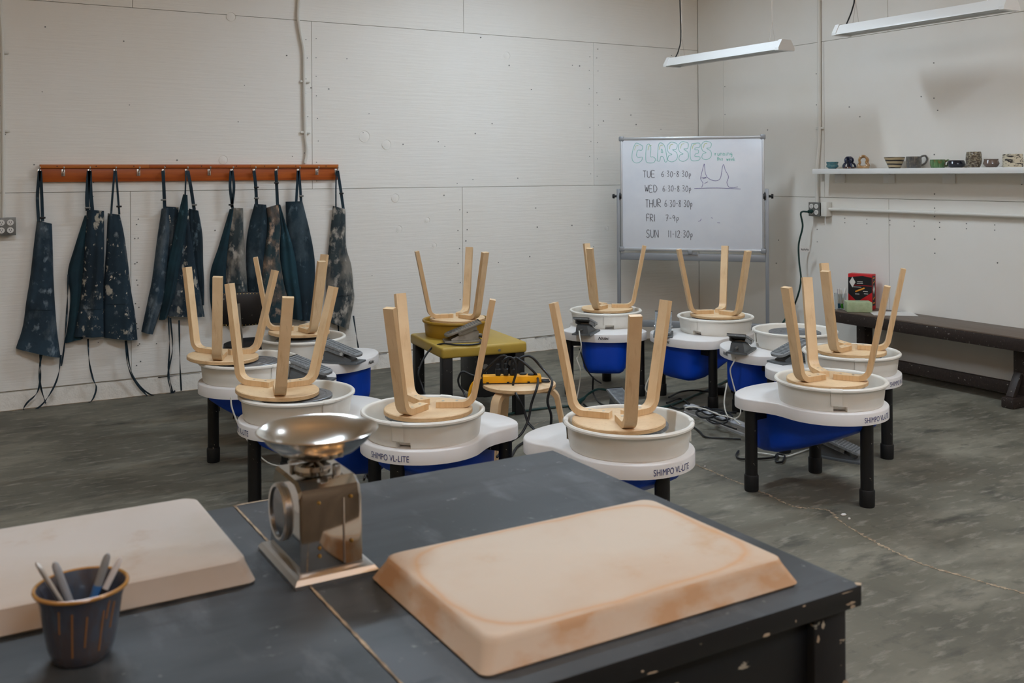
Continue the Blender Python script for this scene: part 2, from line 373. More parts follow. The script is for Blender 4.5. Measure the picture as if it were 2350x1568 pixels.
# ------------------------------------------------------------------ conduits and outlets
def ribbed(pts, r): 
    P = spline(pts, 10); L = [P[0]]
    for a, b in zip(P[:-1], P[1:]):
        k = max(1, int((b-a).length/.007))
        L += [a.lerp(b, (i+1)/k) for i in range(k)]
    return MB().tube(L, r, 8, [r*(1.0 if i % 2 else .84) for i in range(len(L))])
def clip(parent, p, axis='x'):
    d = (.075, .014, .018) if axis == 'x' else (.014, .075, .018)
    put('clip', MB().bbox((p[0], p[1], p[2]), d, .004), 'conduit', parent)
t = thing('conduit', 'wavy white flexible conduit running down to the wooden apron rack', 'conduit')
put('pipe', ribbed([(-3.808,-0.016,3.267),(-3.810,-0.016,2.885),(-3.811,-0.016,2.758),(-3.818,-0.016,2.630),(-3.799,-0.016,2.504),(-3.777,-0.016,2.378),(-3.775,-0.016,2.155),(-3.770,-0.016,1.804),(-3.758,-0.016,1.661),(-3.772,-0.016,1.568)], .013), 'conduit', t)
clip(t, (-3.767,-0.012,2.165)); clip(t, (-3.766,-0.012,1.792))
t = thing('conduit', 'white flexible conduit at the left edge above the grey outlet box', 'conduit')
put('pipe', ribbed([(-5.760,-0.016,3.006),(-5.756,-0.016,2.704),(-5.752,-0.016,2.512),(-5.743,-0.016,2.293),(-5.741,-0.016,1.770),(-5.741,-0.016,1.385),(-5.744,-0.016,1.220)], .012), 'conduit', t)
clip(t, (-5.741,-0.012,2.266)); clip(t, (-5.738,-0.012,1.771))
def outlet(loc, rotz, label):
    t = thing('outlet_box', label, 'outlet', loc, (0, 0, rotz))     # faces local -y
    put('box', MB().bbox((0, -.03, 0), (.105, .055, .105), .006), 'galv', t)
    put('cover_plate', MB().bbox((0, -.060, 0), (.115, .006, .112), .012), 'galv', t)
    for sx in (-1, 1):
        for sz in (-1, 1):
            s = put('socket', MB().lathe([(0, 0), (.017, 0), (.019, .001), (.019, .006), (0, .006)], 18), 'socket', t, (sx*.025, -.062, sz*.024), (pi/2, 0, 0))
            h_ = MB()
            for dx in (-.006, .006): h_.box((dx, .003, .0065), (.0028, .009, .0012))
            h_.cyl((0, -.008, .006), (0, -.008, .0071), .0028, n=8)
            put('slot', h_, 'inkb', s, smooth=0)
    return t
o1 = outlet((-5.731,0.000,1.167), 0, 'grey four-socket outlet box at the left edge of the wall')
o2 = outlet((-.002, -1.448, 1.184), -pi/2, 'grey four-socket outlet box with the green cord plugged in')
t = thing('conduit', 'straight white conduit rising from the outlet box past the shelf end', 'conduit')
put('pipe', MB().tube(spline([(-.03, -1.448, 1.235), (-.03, -1.448, 1.50), (-.02, -1.452, 1.62), (-.018, -1.462, 1.74), (-.018, -1.465, 1.9), (-.018, -1.467, 2.6), (-.018, -1.467, 3.99)], 6), .014), 'conduit', t)
clip(t, (-.014, -1.466, 1.83), 'y')
t = thing('conduit', 'horizontal white conduit running along the wall below the pottery shelf', 'conduit')
put('pipe', MB().cyl((-.03, -1.575, 1.187), (-.03, -5.2, 1.187), .0135, n=14), 'conduit', t)
put('connector', MB().bbox((-.033, -1.545, 1.187), (.062, .06, .115), .006), 'conduit', t)
put('coupling', MB().cyl((-.03, -2.48, 1.187), (-.03, -2.53, 1.187), .017), 'conduit', t)

# ------------------------------------------------------------------ wall shelf and pottery
sh = thing('wall_shelf', 'long white shelf carrying a row of small pots on the right wall', 'shelf', (0, 0, 0))
put('board', MB().bbox((-.1, -3.4, 1.485), (.198, 3.69, .04), .003), 'white_metal', sh)
for y in (-1.66, -2.12, -2.62, -3.2):
    b = MB().bbox((-.006, y, 1.43), (.008, .1, .07), .003).bbox((-.05, y, 1.462), (.09, .03, .006), .002)
    put('bracket', b, 'white_metal', sh)
put('cleat', MB().bbox((-.10, -1.568, 1.435), (.03, .018, .06), .003), 'white_metal', sh)
def px_m(p): return ((p[0]+6.157)*sin(radians(HEAD))+(p[1]+7.05)*cos(radians(HEAD)))/2280.
def pot(p, wpx, hpx, prof, m, name, label, n=40):
    k = px_m(p); R, H = wpx*k/2, hpx*k
    o = thing(name, label, 'pottery', (p[0], p[1], 1.505), (0, 0, 0), 'pots on the white wall shelf')
    put('body', MB().lathe([(r*R, z*H) for (r, z) in prof], n), m, o)
    return o, R, H
bowl = [(0, 0), (.6, 0), (.62, .05), (.95, .25), (1, .42), (.86, .62), (.95, .82), (.97, 1), (.90, 1), (.86, .85), (.78, .6), (.85, .3), (.5, .12), (0, .1)]
pot((-0.100,-1.667,1.513), 28, 16, bowl, glaze('teal_glaze', (58, 112, 122), [(40, I3, .5, .7, (120, 142, 136)), (12, I3, .5, .8, (36, 84, 96))]), 'bowl', 'small teal glazed bowl at the left end of the shelf')
def gourd(p, m, m2, name, label, hpx, wpx):
    k = px_m(p); R, H = wpx*k/2, hpx*k
    o = thing(name, label, 'pottery', (p[0], p[1], 1.505), (0, 0, radians(-60)), 'pots on the white wall shelf')
    put('base', MB().lathe([(0, 0), (.8*R, 0), (.98*R, .04*H), (.95*R, .14*H), (.6*R, .18*H), (0, .16*H)], 30), m2, o)
    for i in range(5):
        a = 2*pi*i/5+.3
        pts = [(r*R*cos(a), r*R*sin(a), z*H) for (r, z) in ((.82, .08), (.95, .2), (.78, .38), (.48, .5), (.62, .65), (.56, .8), (.3, .92))]
        put('arch', MB().tube(spline(pts, 5), .17*R, 8), m, o)
    put('core', MB().lathe([(.24*R, .12*H), (.3*R, .3*H), (.22*R, .5*H), (.34*R, .7*H), (.2*R, .85*H)], 20), m, o)
    put('neck', MB().lathe([(.5*R, .82*H), (.36*R, .9*H), (.4*R, H), (.3*R, H), (.27*R, .88*H), (.4*R, .8*H)], 24), m, o)
    return o
gourd((-0.100,-1.827,1.509), glaze('cobalt_glaze', (28, 36, 62), [(30, I3, .55, .7, (70, 84, 120))]), glaze('umber_glaze', (72, 44, 34), [(30, I3, .5, .7, (96, 60, 44))]), 'openwork_pot', 'dark blue and brown gourd-shaped openwork pot on the shelf', 28, 29)
p = (-0.100,-1.964,1.508)
k = px_m(p); R, H = 28*k/2, 31*k
tan = glaze('honey_glaze', (166, 124, 76), [(24, I3, .5, .7, (206, 180, 140)), (60, I3, .6, .75, (110, 74, 40))])
o = thing('openwork_pot', 'tan keyhole-shaped openwork pot beside the dark blue one', 'pottery', (p[0], p[1], 1.505), (0, 0, radians(-58)), 'pots on the white wall shelf')
put('arch', MB().tube(spline([(x*R, -.25*R, z*H) for (x, z) in ((-.55, .12), (-.72, .25), (-.5, .45), (-.6, .62), (-.42, .84), (0, .93), (.42, .84), (.6, .62), (.5, .45), (.72, .25), (.55, .12))], 6), .19*R, 10), tan, o)
put('arch', MB().tube(spline([(x*R, .3*R, z*H) for (x, z) in ((-.55, .12), (-.8, .22), (-.58, .45), (-.68, .62), (-.45, .8), (0, .88), (.45, .8), (.68, .62), (.58, .45), (.8, .22), (.55, .12))], 6), .2*R, 10), tan, o)
put('base', MB().lathe([(0, 0), (.85*R, 0), (.98*R, .06*H), (.92*R, .2*H), (.4*R, .24*H), (0, .2*H)], 28), tan, o)
for a in (-1, 1): put('knob', MB().lathe([(0, -.3*R), (.22*R, -.2*R), (.3*R, 0), (.22*R, .2*R), (0, .3*R)], 14), tan, o, (a*.6*R, -.55*R, .2*H))
cone = [(0, 0), (.55, 0), (.57, .06), (.78, .5), (1, .95), (1, 1), (.94, 1), (.72, .5), (.5, .1), (0, .08)]
stripes = mat('striped_glaze', (176, 158, 124), .35)
N = stripes.node_tree.nodes; K = stripes.node_tree.links
tc = N.new('ShaderNodeTexCoord'); sx = N.new('ShaderNodeSeparateXYZ'); K.new(tc.outputs['Object'], sx.inputs[0])
wv = N.new('ShaderNodeTexWave'); wv.bands_direction = 'Z'; wv.inputs['Scale'].default_value = 12.0; wv.inputs['Distortion'].default_value = 1.2; wv.inputs['Detail'].default_value = 1; wv.inputs['Phase Offset'].default_value = 2.6
K.new(tc.outputs['Object'], wv.inputs[0]); cr = N.new('ShaderNodeValToRGB'); cr.color_ramp.elements[0].position = .66; cr.color_ramp.elements[0].color = lin((178, 160, 126)); cr.color_ramp.elements[1].position = .72; cr.color_ramp.elements[1].color = lin((30, 26, 26))
K.new(wv.outputs['Fac'], cr.inputs[0]); K.new(cr.outputs[0], N['Principled BSDF'].inputs['Base Color'])
pot((-0.100,-2.243,1.506), 46, 25.5, cone, stripes, 'bowl', 'flared cream bowl with dark painted stripes on the shelf')
cup = [(0, 0), (.86, 0), (.9, .05), (.96, .25), (1, .6), (.97, 1), (.91, 1), (.92, .6), (.86, .12), (0, .1)]
g5 = glaze('pewter_glaze', (82, 82, 80), [(120, (1, 1, .25), .48, .62, (122, 114, 102)), (40, I3, .55, .7, (54, 57, 60))], .3)
def handle(o, R, H, a, m, big=1.0):
    d = Vector((cos(a), sin(a), 0)); r_ = R*big
    pts = [d*(R*.9)+Vector((0, 0, H*.82)), d*(R*1.15)+Vector((0, 0, H*1.02)), d*(R+.62*r_)+Vector((0, 0, H*1.05)), d*(R+.85*r_)+Vector((0, 0, H*.75)), d*(R+.55*r_)+Vector((0, 0, H*.4)), d*(R*.93)+Vector((0, 0, H*.2))]
    put('handle', MB().tube(spline(pts, 6), R*.13, 8), m, o)
o, R, H = pot((-0.100,-2.406,1.504), 34, 26.5, cup, g5, 'mug', 'grey mottled mug with a large looped handle on the shelf'); handle(o, R, H, rz(5), g5, 1.05)
g6 = glaze('green_glaze', (74, 112, 70), [(90, (1, 1, .2), .45, .65, (112, 146, 98)), (30, (1, 1, .6), .52, .62, (128, 92, 48))])
o, R, H = pot((-0.100,-2.600,1.503), 34, 19, cup, g6, 'cup', 'low green glazed cup with a small handle on the shelf'); handle(o, R, H*.85, rz(-20), g6, .5)
pot((-0.085,-2.734,1.505), 40, 17, [(0, 0), (.6, 0), (.85, .15), (1, .5), (.9, .9), (.82, 1), (.76, 1), (.9, .5), (.6, .14), (0, .1)], glaze('midnight_glaze', (22, 26, 38), [(30, I3, .5, .8, (40, 46, 60))]), 'bowl', 'low midnight-blue round bowl between the green cup and the textured tumbler')
rough_t = glaze('carved_glaze', (74, 62, 48), [(70, (1, 1, 2.2), .48, .56, (160, 150, 126))], .3)
tb = rough_t.node_tree; nz = [q for q in tb.nodes if q.type == 'TEX_NOISE'][0]; bp = tb.nodes.new('ShaderNodeBump'); bp.inputs['Strength'].default_value = .8; bp.inputs['Distance'].default_value = .006
tb.links.new(nz.outputs['Fac'], bp.inputs['Height']); tb.links.new(bp.outputs[0], tb.nodes['Principled BSDF'].inputs['Normal'])
pot((-0.100,-2.877,1.504), 35, 36, [(0, 0), (.72, 0), (.76, .05), (.92, .25), (1, .5), (.96, .8), (.88, 1), (.82, 1), (.9, .7), (.92, .4), (.7, .08), (0, .06)], rough_t, 'tumbler', 'tall brown carved tumbler, the tallest pot on the shelf')
pot((-0.100,-3.004,1.505), 35, 19, [(0, 0), (.6, 0), (.8, .14), (1, .45), (.9, .75), (.84, .88), (.92, 1), (.84, 1), (.8, .85), (.88, .5), (.6, .14), (0, .1)], glaze('mauve_glaze', (112, 94, 84), [(18, I3, .5, .7, (130, 116, 110)), (9, I3, .55, .8, (120, 74, 48))]), 'bowl', 'small mauve-brown bowl with a lipped rim on the shelf')
pot((-0.100,-3.155,1.507), 43, 30, [(0, 0), (.94, 0), (.97, .04), (1, .5), (.99, 1), (.93, 1), (.94, .5), (.9, .08), (0, .06)], mat('marbled_clay', (206, 196, 172), .5, var=[(34, (.7, .7, 2.6), .53, .56, (44, 38, 36))]), 'cup', 'cream cup marbled with dark swirls at the right end of the shelf')

# ------------------------------------------------------------------ whiteboard on its stand
WBA = radians(-45.9)
wb = thing('whiteboard', 'rolling whiteboard listing the weekly classes, standing across the corner', 'whiteboard', (-.822, -.851, 0), (0, 0, WBA))
BW, Z0, Z1 = .566, .855, 1.763
put('panel', MB().bbox((0, 0, (Z0+Z1)/2), (2*BW, .016, Z1-Z0), .002), 'wboard', wb)
for z in (Z0, Z1): put('frame_rail', MB().bbox((0, -.002, z), (2*BW, .028, .022), .006), 'framelight', wb)
for x in (-BW, BW): put('frame_rail', MB().bbox((x, -.002, (Z0+Z1)/2), (.018, .028, Z1-Z0), .006), 'framelight', wb)
for x in (-BW, BW):
    for z in (Z0, Z1): put('corner_cap', MB().bbox((x, -.003, z), (.042, .034, .042), .010), 'frame', wb)
for sx in (-1, 1):
    x = sx*(BW+.028)
    put('upright', MB().bbox((x, .01, .70), (.028, .034, 1.30), .004), 'frame', wb)
    k = put('pivot', MB().cyl((x-sx*.028, .01, 1.29), (x-sx*.010, .01, 1.29), .034, n=16), 'black', wb)
    put('knob', MB().cyl((x+sx*.012, .01, 1.29), (x+sx*.034, .01, 1.29), .010).cyl((x+sx*.034, .01, 1.29), (x+sx*.05, .01, 1.29), .02, .018), 'black', wb)
    put('foot', MB().bbox((x, .0, .075), (.04, .44, .035), .008), 'frame', wb)
    for sy in (-1, 1):
        put('caster', MB().cyl((x-.012, sy*.19, .028), (x+.012, sy*.19, .028), .028).box((x, sy*.19, .05), (.02, .03, .03)), 'black', wb)
put('crossbar', MB().bbox((0, .012, .795), (2*BW+.03, .026, .058), .006), 'frame', wb)
put('crossbar', MB().bbox((0, .012, .245), (2*BW+.03, .026, .056), .006), 'frame', wb)
put('clamp', MB().bbox((-.01, -.004, .838), (.035, .03, .035), .006).prism([(-.07, -.012), (.05, -.012), (.02, .012), (-.04, .012)], .818, .838), 'frame', wb)
# hand lettering as pen strokes on the board
FONT = {'T': [[(0,1),(1,1)],[(.5,1),(.5,0)]], 'U': [[(0,1),(.05,.2),(.45,0),(.9,.2),(1,1)]], 'E': [[(.9,1),(0,1),(0,0),(.95,0)],[(0,.5),(.8,.5)]],
 'W': [[(0,1),(.25,0),(.5,.7),(.75,0),(1,1)]], 'D': [[(0,0),(0,1),(.6,.95),(1,.5),(.6,.03),(0,0)]], 'H': [[(0,0),(0,1)],[(1,0),(1,1)],[(0,.5),(1,.5)]],
 'R': [[(0,0),(0,1),(.8,.95),(.85,.6),(0,.5),(1,0)]], 'F': [[(1,1),(0,1),(0,0)],[(0,.5),(.8,.5)]], 'I': [[(.5,0),(.5,1)]],
 'S': [[(.95,.9),(.5,1),(.1,.8),(.3,.55),(.8,.4),(.85,.1),(.4,0),(0,.12)]], 'N': [[(0,0),(0,1),(1,0),(1,1)]],
 '6': [[(.7,1),(.15,.55),(.1,.15),(.5,0),(.9,.2),(.6,.5),(.12,.35)]], '3': [[(.1,.95),(.7,1),(.8,.75),(.35,.55),(.85,.35),(.7,.03),(.1,.05)]],
 '0': [[(.5,1),(.1,.6),(.2,.1),(.6,0),(.95,.4),(.8,.9),(.5,1)]], '8': [[(.85,.9),(.4,1),(.2,.75),(.8,.35),(.6,0),(.15,.15),(.35,.5),(.85,.9)]],
 '7': [[(0,1),(.9,1),(.35,0)],[(.25,.5),(.8,.5)]], '9': [[(.85,.75),(.4,1),(.1,.7),(.5,.5),(.85,.75),(.75,0)]], '1': [[(.5,1),(.5,0)]], '2': [[(.05,.8),(.5,1),(.85,.7),(.05,0),(.95,0)]],
 '-': [[(.1,.5),(.9,.5)]], ':': [[(.45,.72),(.55,.70)],[(.45,.25),(.55,.23)]], 'p': [[(.2,.55),(.2,-.35)],[(.2,.5),(.6,.6),(.8,.35),(.5,.1),(.2,.2)]],
 'r': [[(.1,.6),(.2,0),(.3,.5),(.8,.6)]], 'u': [[(.1,.6),(.15,.1),(.5,0),(.8,.2),(.85,.6),(.85,0)]], 'n': [[(.1,0),(.1,.6),(.5,.6),(.85,.45),(.85,0)]], 'i': [[(.5,.55),(.5,0)],[(.5,.8),(.52,.78)]],
 'g': [[(.85,.55),(.4,.6),(.1,.3),(.5,.05),(.85,.4),(.8,-.3),(.3,-.35)]], 't': [[(.5,1),(.5,.05),(.8,0)],[(.15,.65),(.85,.65)]], 'h': [[(.1,1),(.1,0),(.15,.45),(.6,.55),(.8,.3),(.8,0)]],
 's': [[(.8,.5),(.4,.6),(.2,.4),(.7,.25),(.5,0),(.1,.05)]], 'w': [[(0,.6),(.25,0),(.5,.45),(.75,0),(1,.6)]], 'e': [[(.1,.3),(.85,.35),(.6,.6),(.15,.4),(.2,.05),(.8,.05)]], 'k': [[(.1,1),(.1,0)],[(.8,.6),(.12,.25),(.85,0)]]}
def stroke(mb, pts, wd):
    # pts in board fractions (u right, v down); thin ribbon standing 0.4 mm proud of the enamel
    Q = [Vector((-BW+2*BW*u, -.0088, Z1-(Z1-Z0)*v)) for (u, v) in pts]
    Q = spline(Q, 4) if len(Q) > 2 else Q
    mb.sweep(Q, [Vector((0, -1, 0))]*len(Q), wd, .0008)
def fr(x, y): return ((x-93)/(1100-93), (y-(128-.012*(x-93)))/(905-128+.012*(x-93)))
def write(mb, s, x0, x1, y0, y1, wd, seed=0):
    r2 = random.Random(seed); ws = {'I': .5, '1': .45, ':': .4, '-': .8, ' ': .5, 'i': .5}
    tot = sum(ws.get(c, 1)+.32 for c in s); x = x0; kx = (x1-x0)/tot
    for c in s:
        wc = ws.get(c, 1)*kx; dy = r2.uniform(-2, 2)
        for st in FONT.get(c, []): stroke(mb, [fr(x+a*wc, y1+dy-(y1-y0)*b) for (a, b) in st], wd)
        x += wc+.32*kx
mb = MB()
for i, (a, xa, xb, b, xc, xd, y0, y1) in enumerate((('TUE', 250, 345, '6:30-8:30p', 385, 604, 352, 398), ('WED', 265, 360, '6:30-8:30p', 393, 604, 454, 500), ('THUR', 268, 386, '6:30-8:30p', 407, 612, 554, 608), ('FRI', 276, 345, '7-9p', 413, 516, 660, 708), ('SUN', 273, 367, '11-12:30p', 430, 614, 768, 822))):
    write(mb, a, xa, xb, y0, y1, .0042, i); write(mb, b, xc, xd, y0+3, y1-4, .0036, i+9)
put('schedule_lettering', mb, 'dry', wb, smooth=0)
# bubble capitals: outlined letters
BUB = {'C': [[(.75,.05),(.35,.0),(.05,.45),(.05,.85),(.4,1),(.85,.9),(.95,.7),(.6,.72),(.42,.6),(.55,.35),(.9,.35),(1,.15),(.75,.05)]],
 'L': [[(.35,.02),(.1,.15),(.02,.75),(.15,.97),(.8,.98),(1,.8),(.75,.68),(.5,.66),(.55,.2),(.35,.02)]],
 'A': [[(.05,.95),(.2,.1),(.5,0),(.8,.2),(1,.9),(.8,1),(.65,.75),(.4,.72),(.3,.95),(.05,.95)],[(.45,.5),(.5,.3),(.6,.5),(.45,.5)]],
 'S': [[(.9,.05),(.4,0),(.05,.2),(.15,.5),(.5,.62),(.2,.68),(.1,.9),(.5,1),(.95,.85),(.95,.55),(.55,.38),(.9,.35),(1,.15),(.9,.05)]],
 'E': [[(.2,.08),(.05,.5),(.15,.95),(.85,.95),(.95,.78),(.5,.75),(.55,.62),(.8,.58),(.8,.42),(.5,.4),(.55,.3),(.95,.25),(.9,.05),(.2,.08)]]}
mb = MB(); mb2 = MB()
for c, xa, xb, ya, yb in (('C', 170, 250, 160, 298), ('L', 270, 342, 160, 298), ('A', 350, 426, 158, 290), ('S', 424, 500, 152, 290), ('S', 504, 580, 148, 286), ('E', 588, 664, 152, 284), ('S', 668, 742, 146, 274)):
    for st in BUB[c]:
        q = [fr(xa+a*(xb-xa), ya+b*(yb-ya)) for (a, b) in st]; stroke(mb, q, .0034)
    mb2 = MB(); stroke(mb2, [fr(xa+.25*(xb-xa), ya+.35*(yb-ya)), fr(xa+.35*(xb-xa), ya+.15*(yb-ya)), fr(xa+.6*(xb-xa), ya+.1*(yb-ya))], .003); put('title_highlight', mb2, 'lime', wb, smooth=0)
write(mb, 'running', 765, 893, 218, 246, .0036, 3); write(mb, 'this', 780, 826, 256, 280, .0032, 4); write(mb, 'week', 848, 912, 256, 280, .0032, 5)
put('title_lettering', mb, 'teal', wb, smooth=0)
mb = MB()
for st in ([(690,303),(672,370),(665,408),(681,438),(672,468)], [(692,303),(698,365),(718,402),(765,421),(803,404),(818,330),(828,308),(838,345),(861,392),(849,430),(862,462),(890,468),(925,462)], [(620,475),(780,471),(945,477)], [(668,402),(705,396)], [(680,408),(706,400)], [(692,440),(716,428)], [(646,704),(660,700),(668,686)], [(737,678),(748,682)], [(780,712),(800,713)]):
    stroke(mb, [fr(*q) for q in st], .0034)
put('bowl_sketch', mb, 'purple', wb, smooth=0)
# ------------------------------------------------------------------ apron rack
rk = thing('coat_rack', 'long orange-brown wooden wall rack with a row of metal hooks', 'coat rack', (0, 0, 0))
put('backboard', MB().bbox((-4.524, -.011, 1.488), (2.005, .021, .090), .002), 'cherry', rk)
for (a, b, m) in ((-5.533, -4.862, 'cherry2'), (-4.862, -4.175, 'cherry'), (-4.175, -3.520, 'cherry2')):
    l = put('ledge_strip', MB().bbox(((a+b)/2, -.018, 1.545), (b-a-.001, .036, .024), .002), m, rk)
    hs = MB()
    for t_ in (.15, .5, .85): hs.cyl((a+(b-a)*t_, -.0362, 1.545), (a+(b-a)*t_, -.0368, 1.545), .004, n=8)
    put('screw_hole', hs, 'inkb', l, smooth=0)
hk = MB().bbox((0, -.0235, 0), (.022, .004, .045), .002).tube(spline([(0, -.024, .012), (0, -.045, .008), (0, -.06, .018), (0, -.066, .032)], 5), .0035).tube(spline([(0, -.024, -.006), (-.004, -.036, -.018), (-.004, -.05, -.014), (-.004, -.054, -.002)], 5), .0032)
for p in ((0, -.066, .034), (-.004, -.054, .0)): hk.lathe([(0, -.006), (.005, -.004), (.006, 0), (.005, .004), (0, .006)], 8, p)
hkm = hk.mesh('hook', 'steel2')
HX = [(-5.536,-0.022,1.522),(-5.395,-0.022,1.522),(-5.238,-0.022,1.521),(-5.079,-0.022,1.521),(-4.931,-0.022,1.523),(-4.770,-0.022,1.523),(-4.617,-0.022,1.523),(-4.464,-0.022,1.522),(-4.307,-0.022,1.522),(-4.149,-0.022,1.521),(-3.988,-0.022,1.521),(-3.826,-0.022,1.520),(-3.684,-0.022,1.523),(-3.536,-0.022,1.523)]
for p in HX: ob('hook', hkm, rk, (p[0], 0, 1.503))

def apmat(name, base, dark, dust, amt, spl):
    # denim, faded patches, smeared dry clay and flung slip
    L_ = tuple(min(255, int(c*1.25+14)) for c in dust)
    return mat(name, base, .88, var=[(4, I3, .38, .62, dark), (5.5, (1, 1, .55), .60-amt, .74-amt, dust), (17, (1, 1, .6), .66-amt*.8, .76-amt*.6, L_), (11, (1, 1, .7), .69-spl, .73-spl, (168, 162, 148)), (30, (1.3, 1, .8), .71-spl*.7, .735-spl*.7, (196, 188, 172))], bump=(220, I3, .15, .002))
AM = {'a': apmat('denim_dusty', (44, 64, 78), (28, 44, 55), (86, 97, 104), .10, -.04),
      'b': apmat('denim_splattered', (35, 54, 66), (22, 38, 49), (92, 98, 100), .08, .095),
      'c': apmat('denim_clean', (26, 60, 71), (18, 43, 53), (44, 74, 84), .02, -.4),
      'd': apmat('denim_brown_dust', (60, 70, 72), (38, 50, 56), (132, 127, 118), .15, .03),
      'e': apmat('denim_navy', (29, 49, 60), (20, 36, 45), (62, 77, 85), .06, -.2),
      'f': apmat('denim_clay', (48, 68, 72), (31, 50, 57), (134, 112, 94), .12, .02)}
def cloth(rows, m, out, bulge, folds, parent, name, cols=26, sub=8, seed=0, pocket=None):
    """hanging folded cloth: closed cross-sections from hem to top; rows = [(left, right)] down the apron"""
    r2 = random.Random(seed)
    Lp = spline([r[0] for r in rows], sub); Rp = spline([r[1] for r in rows], sub); n = len(Lp); mb = MB(); vs = []
    ph = [r2.uniform(0, 6.28) for _ in range(6)]
    for i in range(n):
        v = i/(n-1)
        fr_, bk = [], []
        for k in range(cols+1):
            u = k/cols; p = Lp[i].lerp(Rp[i], u)
            e = (sin(pi*min(1, max(0, u))))**.55
            f_ = sum(a*(.35+.65*v)*sin(2*pi*(fq*u+.25*v*(j+1))+ph[j]) for j, (fq, a) in enumerate(folds))
            wob = .004*sin(9*v+ph[5]+4*u)
            fr_.append((p.x, -out-bulge*e*(.55+.45*v)-f_*e-wob, p.z))
            bk.append((p.x, -out+.012, p.z+.006*sin(7*u+ph[4])*v))
        vs += fr_ + bk[::-1]
    k = 2*(cols+1)
    fs = [(i*k+j, i*k+(j+1) % k, (i+1)*k+(j+1) % k, (i+1)*k+j) for i in range(n-1) for j in range(k)]
    fs.append(tuple(range(k)))
    if pocket:      # patch pocket stitched on the front, standing slightly proud of the cloth
        u0, u1, v0, v1 = [int(round(q)) for q in (pocket[0]*cols, pocket[1]*cols, pocket[2]*(n-1), pocket[3]*(n-1))]
        pv = [(vs[i*k+j][0], vs[i*k+j][1]-(.008 if i == v0 else .0045 if u0 < j < u1 else .002), vs[i*k+j][2]) for i in range(v0, v1+1) for j in range(u0, u1+1)]
        wd = u1-u0+1; pk = MB().add(pv, [(a_*wd+b_, a_*wd+b_+1, (a_+1)*wd+b_+1, (a_+1)*wd+b_) for a_ in range(v1-v0) for b_ in range(wd-1)])
        put('pocket', pk, pocket[4] if len(pocket) > 4 else m, parent, smooth=60)
    mb.add(vs, fs); return put(name, mb, m, parent, smooth=60)
def strap(pts, parent, name='neck_strap', wd=.019, m='e', tw=0.0):
    Q = spline(pts, 6); ups = [Vector((sin(tw*i), -cos(tw*i), .0)) for i in range(len(Q))]
    return put(name, MB().sweep(Q, ups, wd, .0028), AM[m], parent, smooth=30)
def buckle(p, parent, c='black'): put('buckle', MB().bbox((0, 0, 0), (.034, .009, .012), .003), c, parent, (p[0], p[1]-.004, p[2]))
G = 'work aprons hanging on the wooden rack'
def apron(label): return thing('apron', label, 'apron', (0, 0, 0), (0, 0, 0), G)
F2 = [(1.1, .011), (2.3, .004)]
a = apron('dusty navy apron on the leftmost hook of the rack')
cloth([((-5.550,-0.050,1.199),(-5.464,-0.050,1.175)),((-5.571,-0.050,1.022),(-5.460,-0.050,1.018)),((-5.590,-0.050,0.846),(-5.456,-0.050,0.838)),((-5.615,-0.050,0.678),(-5.449,-0.050,0.667)),((-5.636,-0.050,0.522),(-5.437,-0.050,0.483)),((-5.676,-0.050,0.391),(-5.417,-0.050,0.308))], AM['a'], .03, .055, F2, a, 'body', seed=1, pocket=(.06, .96, .43, .66, AM['a']))
strap([(-5.537,-0.060,1.516),(-5.550,-0.060,1.355),(-5.544,-0.060,1.194)], a); strap([(-5.532,-0.060,1.516),(-5.525,-0.060,1.355),(-5.521,-0.060,1.193)], a); buckle((-5.521,-0.060,1.216), a)
strap([(-5.539,-0.050,0.347),(-5.537,-0.050,0.214),(-5.556,-0.050,0.104),(-5.616,-0.050,0.042),(-5.634,-0.050,-0.003),(-5.571,-0.050,-0.024)], a, 'tie', .011, 'e', .35); strap([(-5.529,-0.050,0.346),(-5.545,-0.050,0.242),(-5.535,-0.050,0.130),(-5.508,-0.050,0.026)], a, 'tie', .011, 'e', -.3)
strap([(-5.418,-0.060,0.329),(-5.434,-0.060,0.204),(-5.470,-0.060,0.110),(-5.529,-0.060,0.025),(-5.602,-0.060,-0.024)], a, 'tie', .011, 'e', .3)
a = apron('dark apron with bright clay smears, hanging second from the left end')
cloth([((-5.267,-0.050,1.223),(-5.235,-0.050,1.222)),((-5.331,-0.050,1.012),(-5.247,-0.050,1.008)),((-5.370,-0.050,0.859),(-5.258,-0.050,0.838)),((-5.356,-0.050,0.702),(-5.269,-0.050,0.697)),((-5.370,-0.050,0.534),(-5.281,-0.050,0.527)),((-5.394,-0.050,0.401),(-5.281,-0.050,0.419))], AM['c'], .028, .03, F2, a, 'side_flap', seed=2)
cloth([((-5.255,-0.060,1.262),(-5.151,-0.060,1.251)),((-5.269,-0.060,1.038),(-5.152,-0.060,1.034)),((-5.286,-0.060,0.812),(-5.156,-0.060,0.805)),((-5.305,-0.060,0.643),(-5.157,-0.060,0.633)),((-5.343,-0.060,0.440),(-5.158,-0.060,0.424))], AM['b'], .045, .05, F2, a, 'body', seed=3, pocket=(.1, 1.0, .55, .78))
strap([(-5.247,-0.070,1.515),(-5.258,-0.070,1.351),(-5.256,-0.070,1.254)], a, wd=.024); strap([(-5.241,-0.070,1.515),(-5.237,-0.070,1.379),(-5.227,-0.070,1.251)], a, wd=.024); buckle((-5.257,-0.080,1.274), a, 'galv')
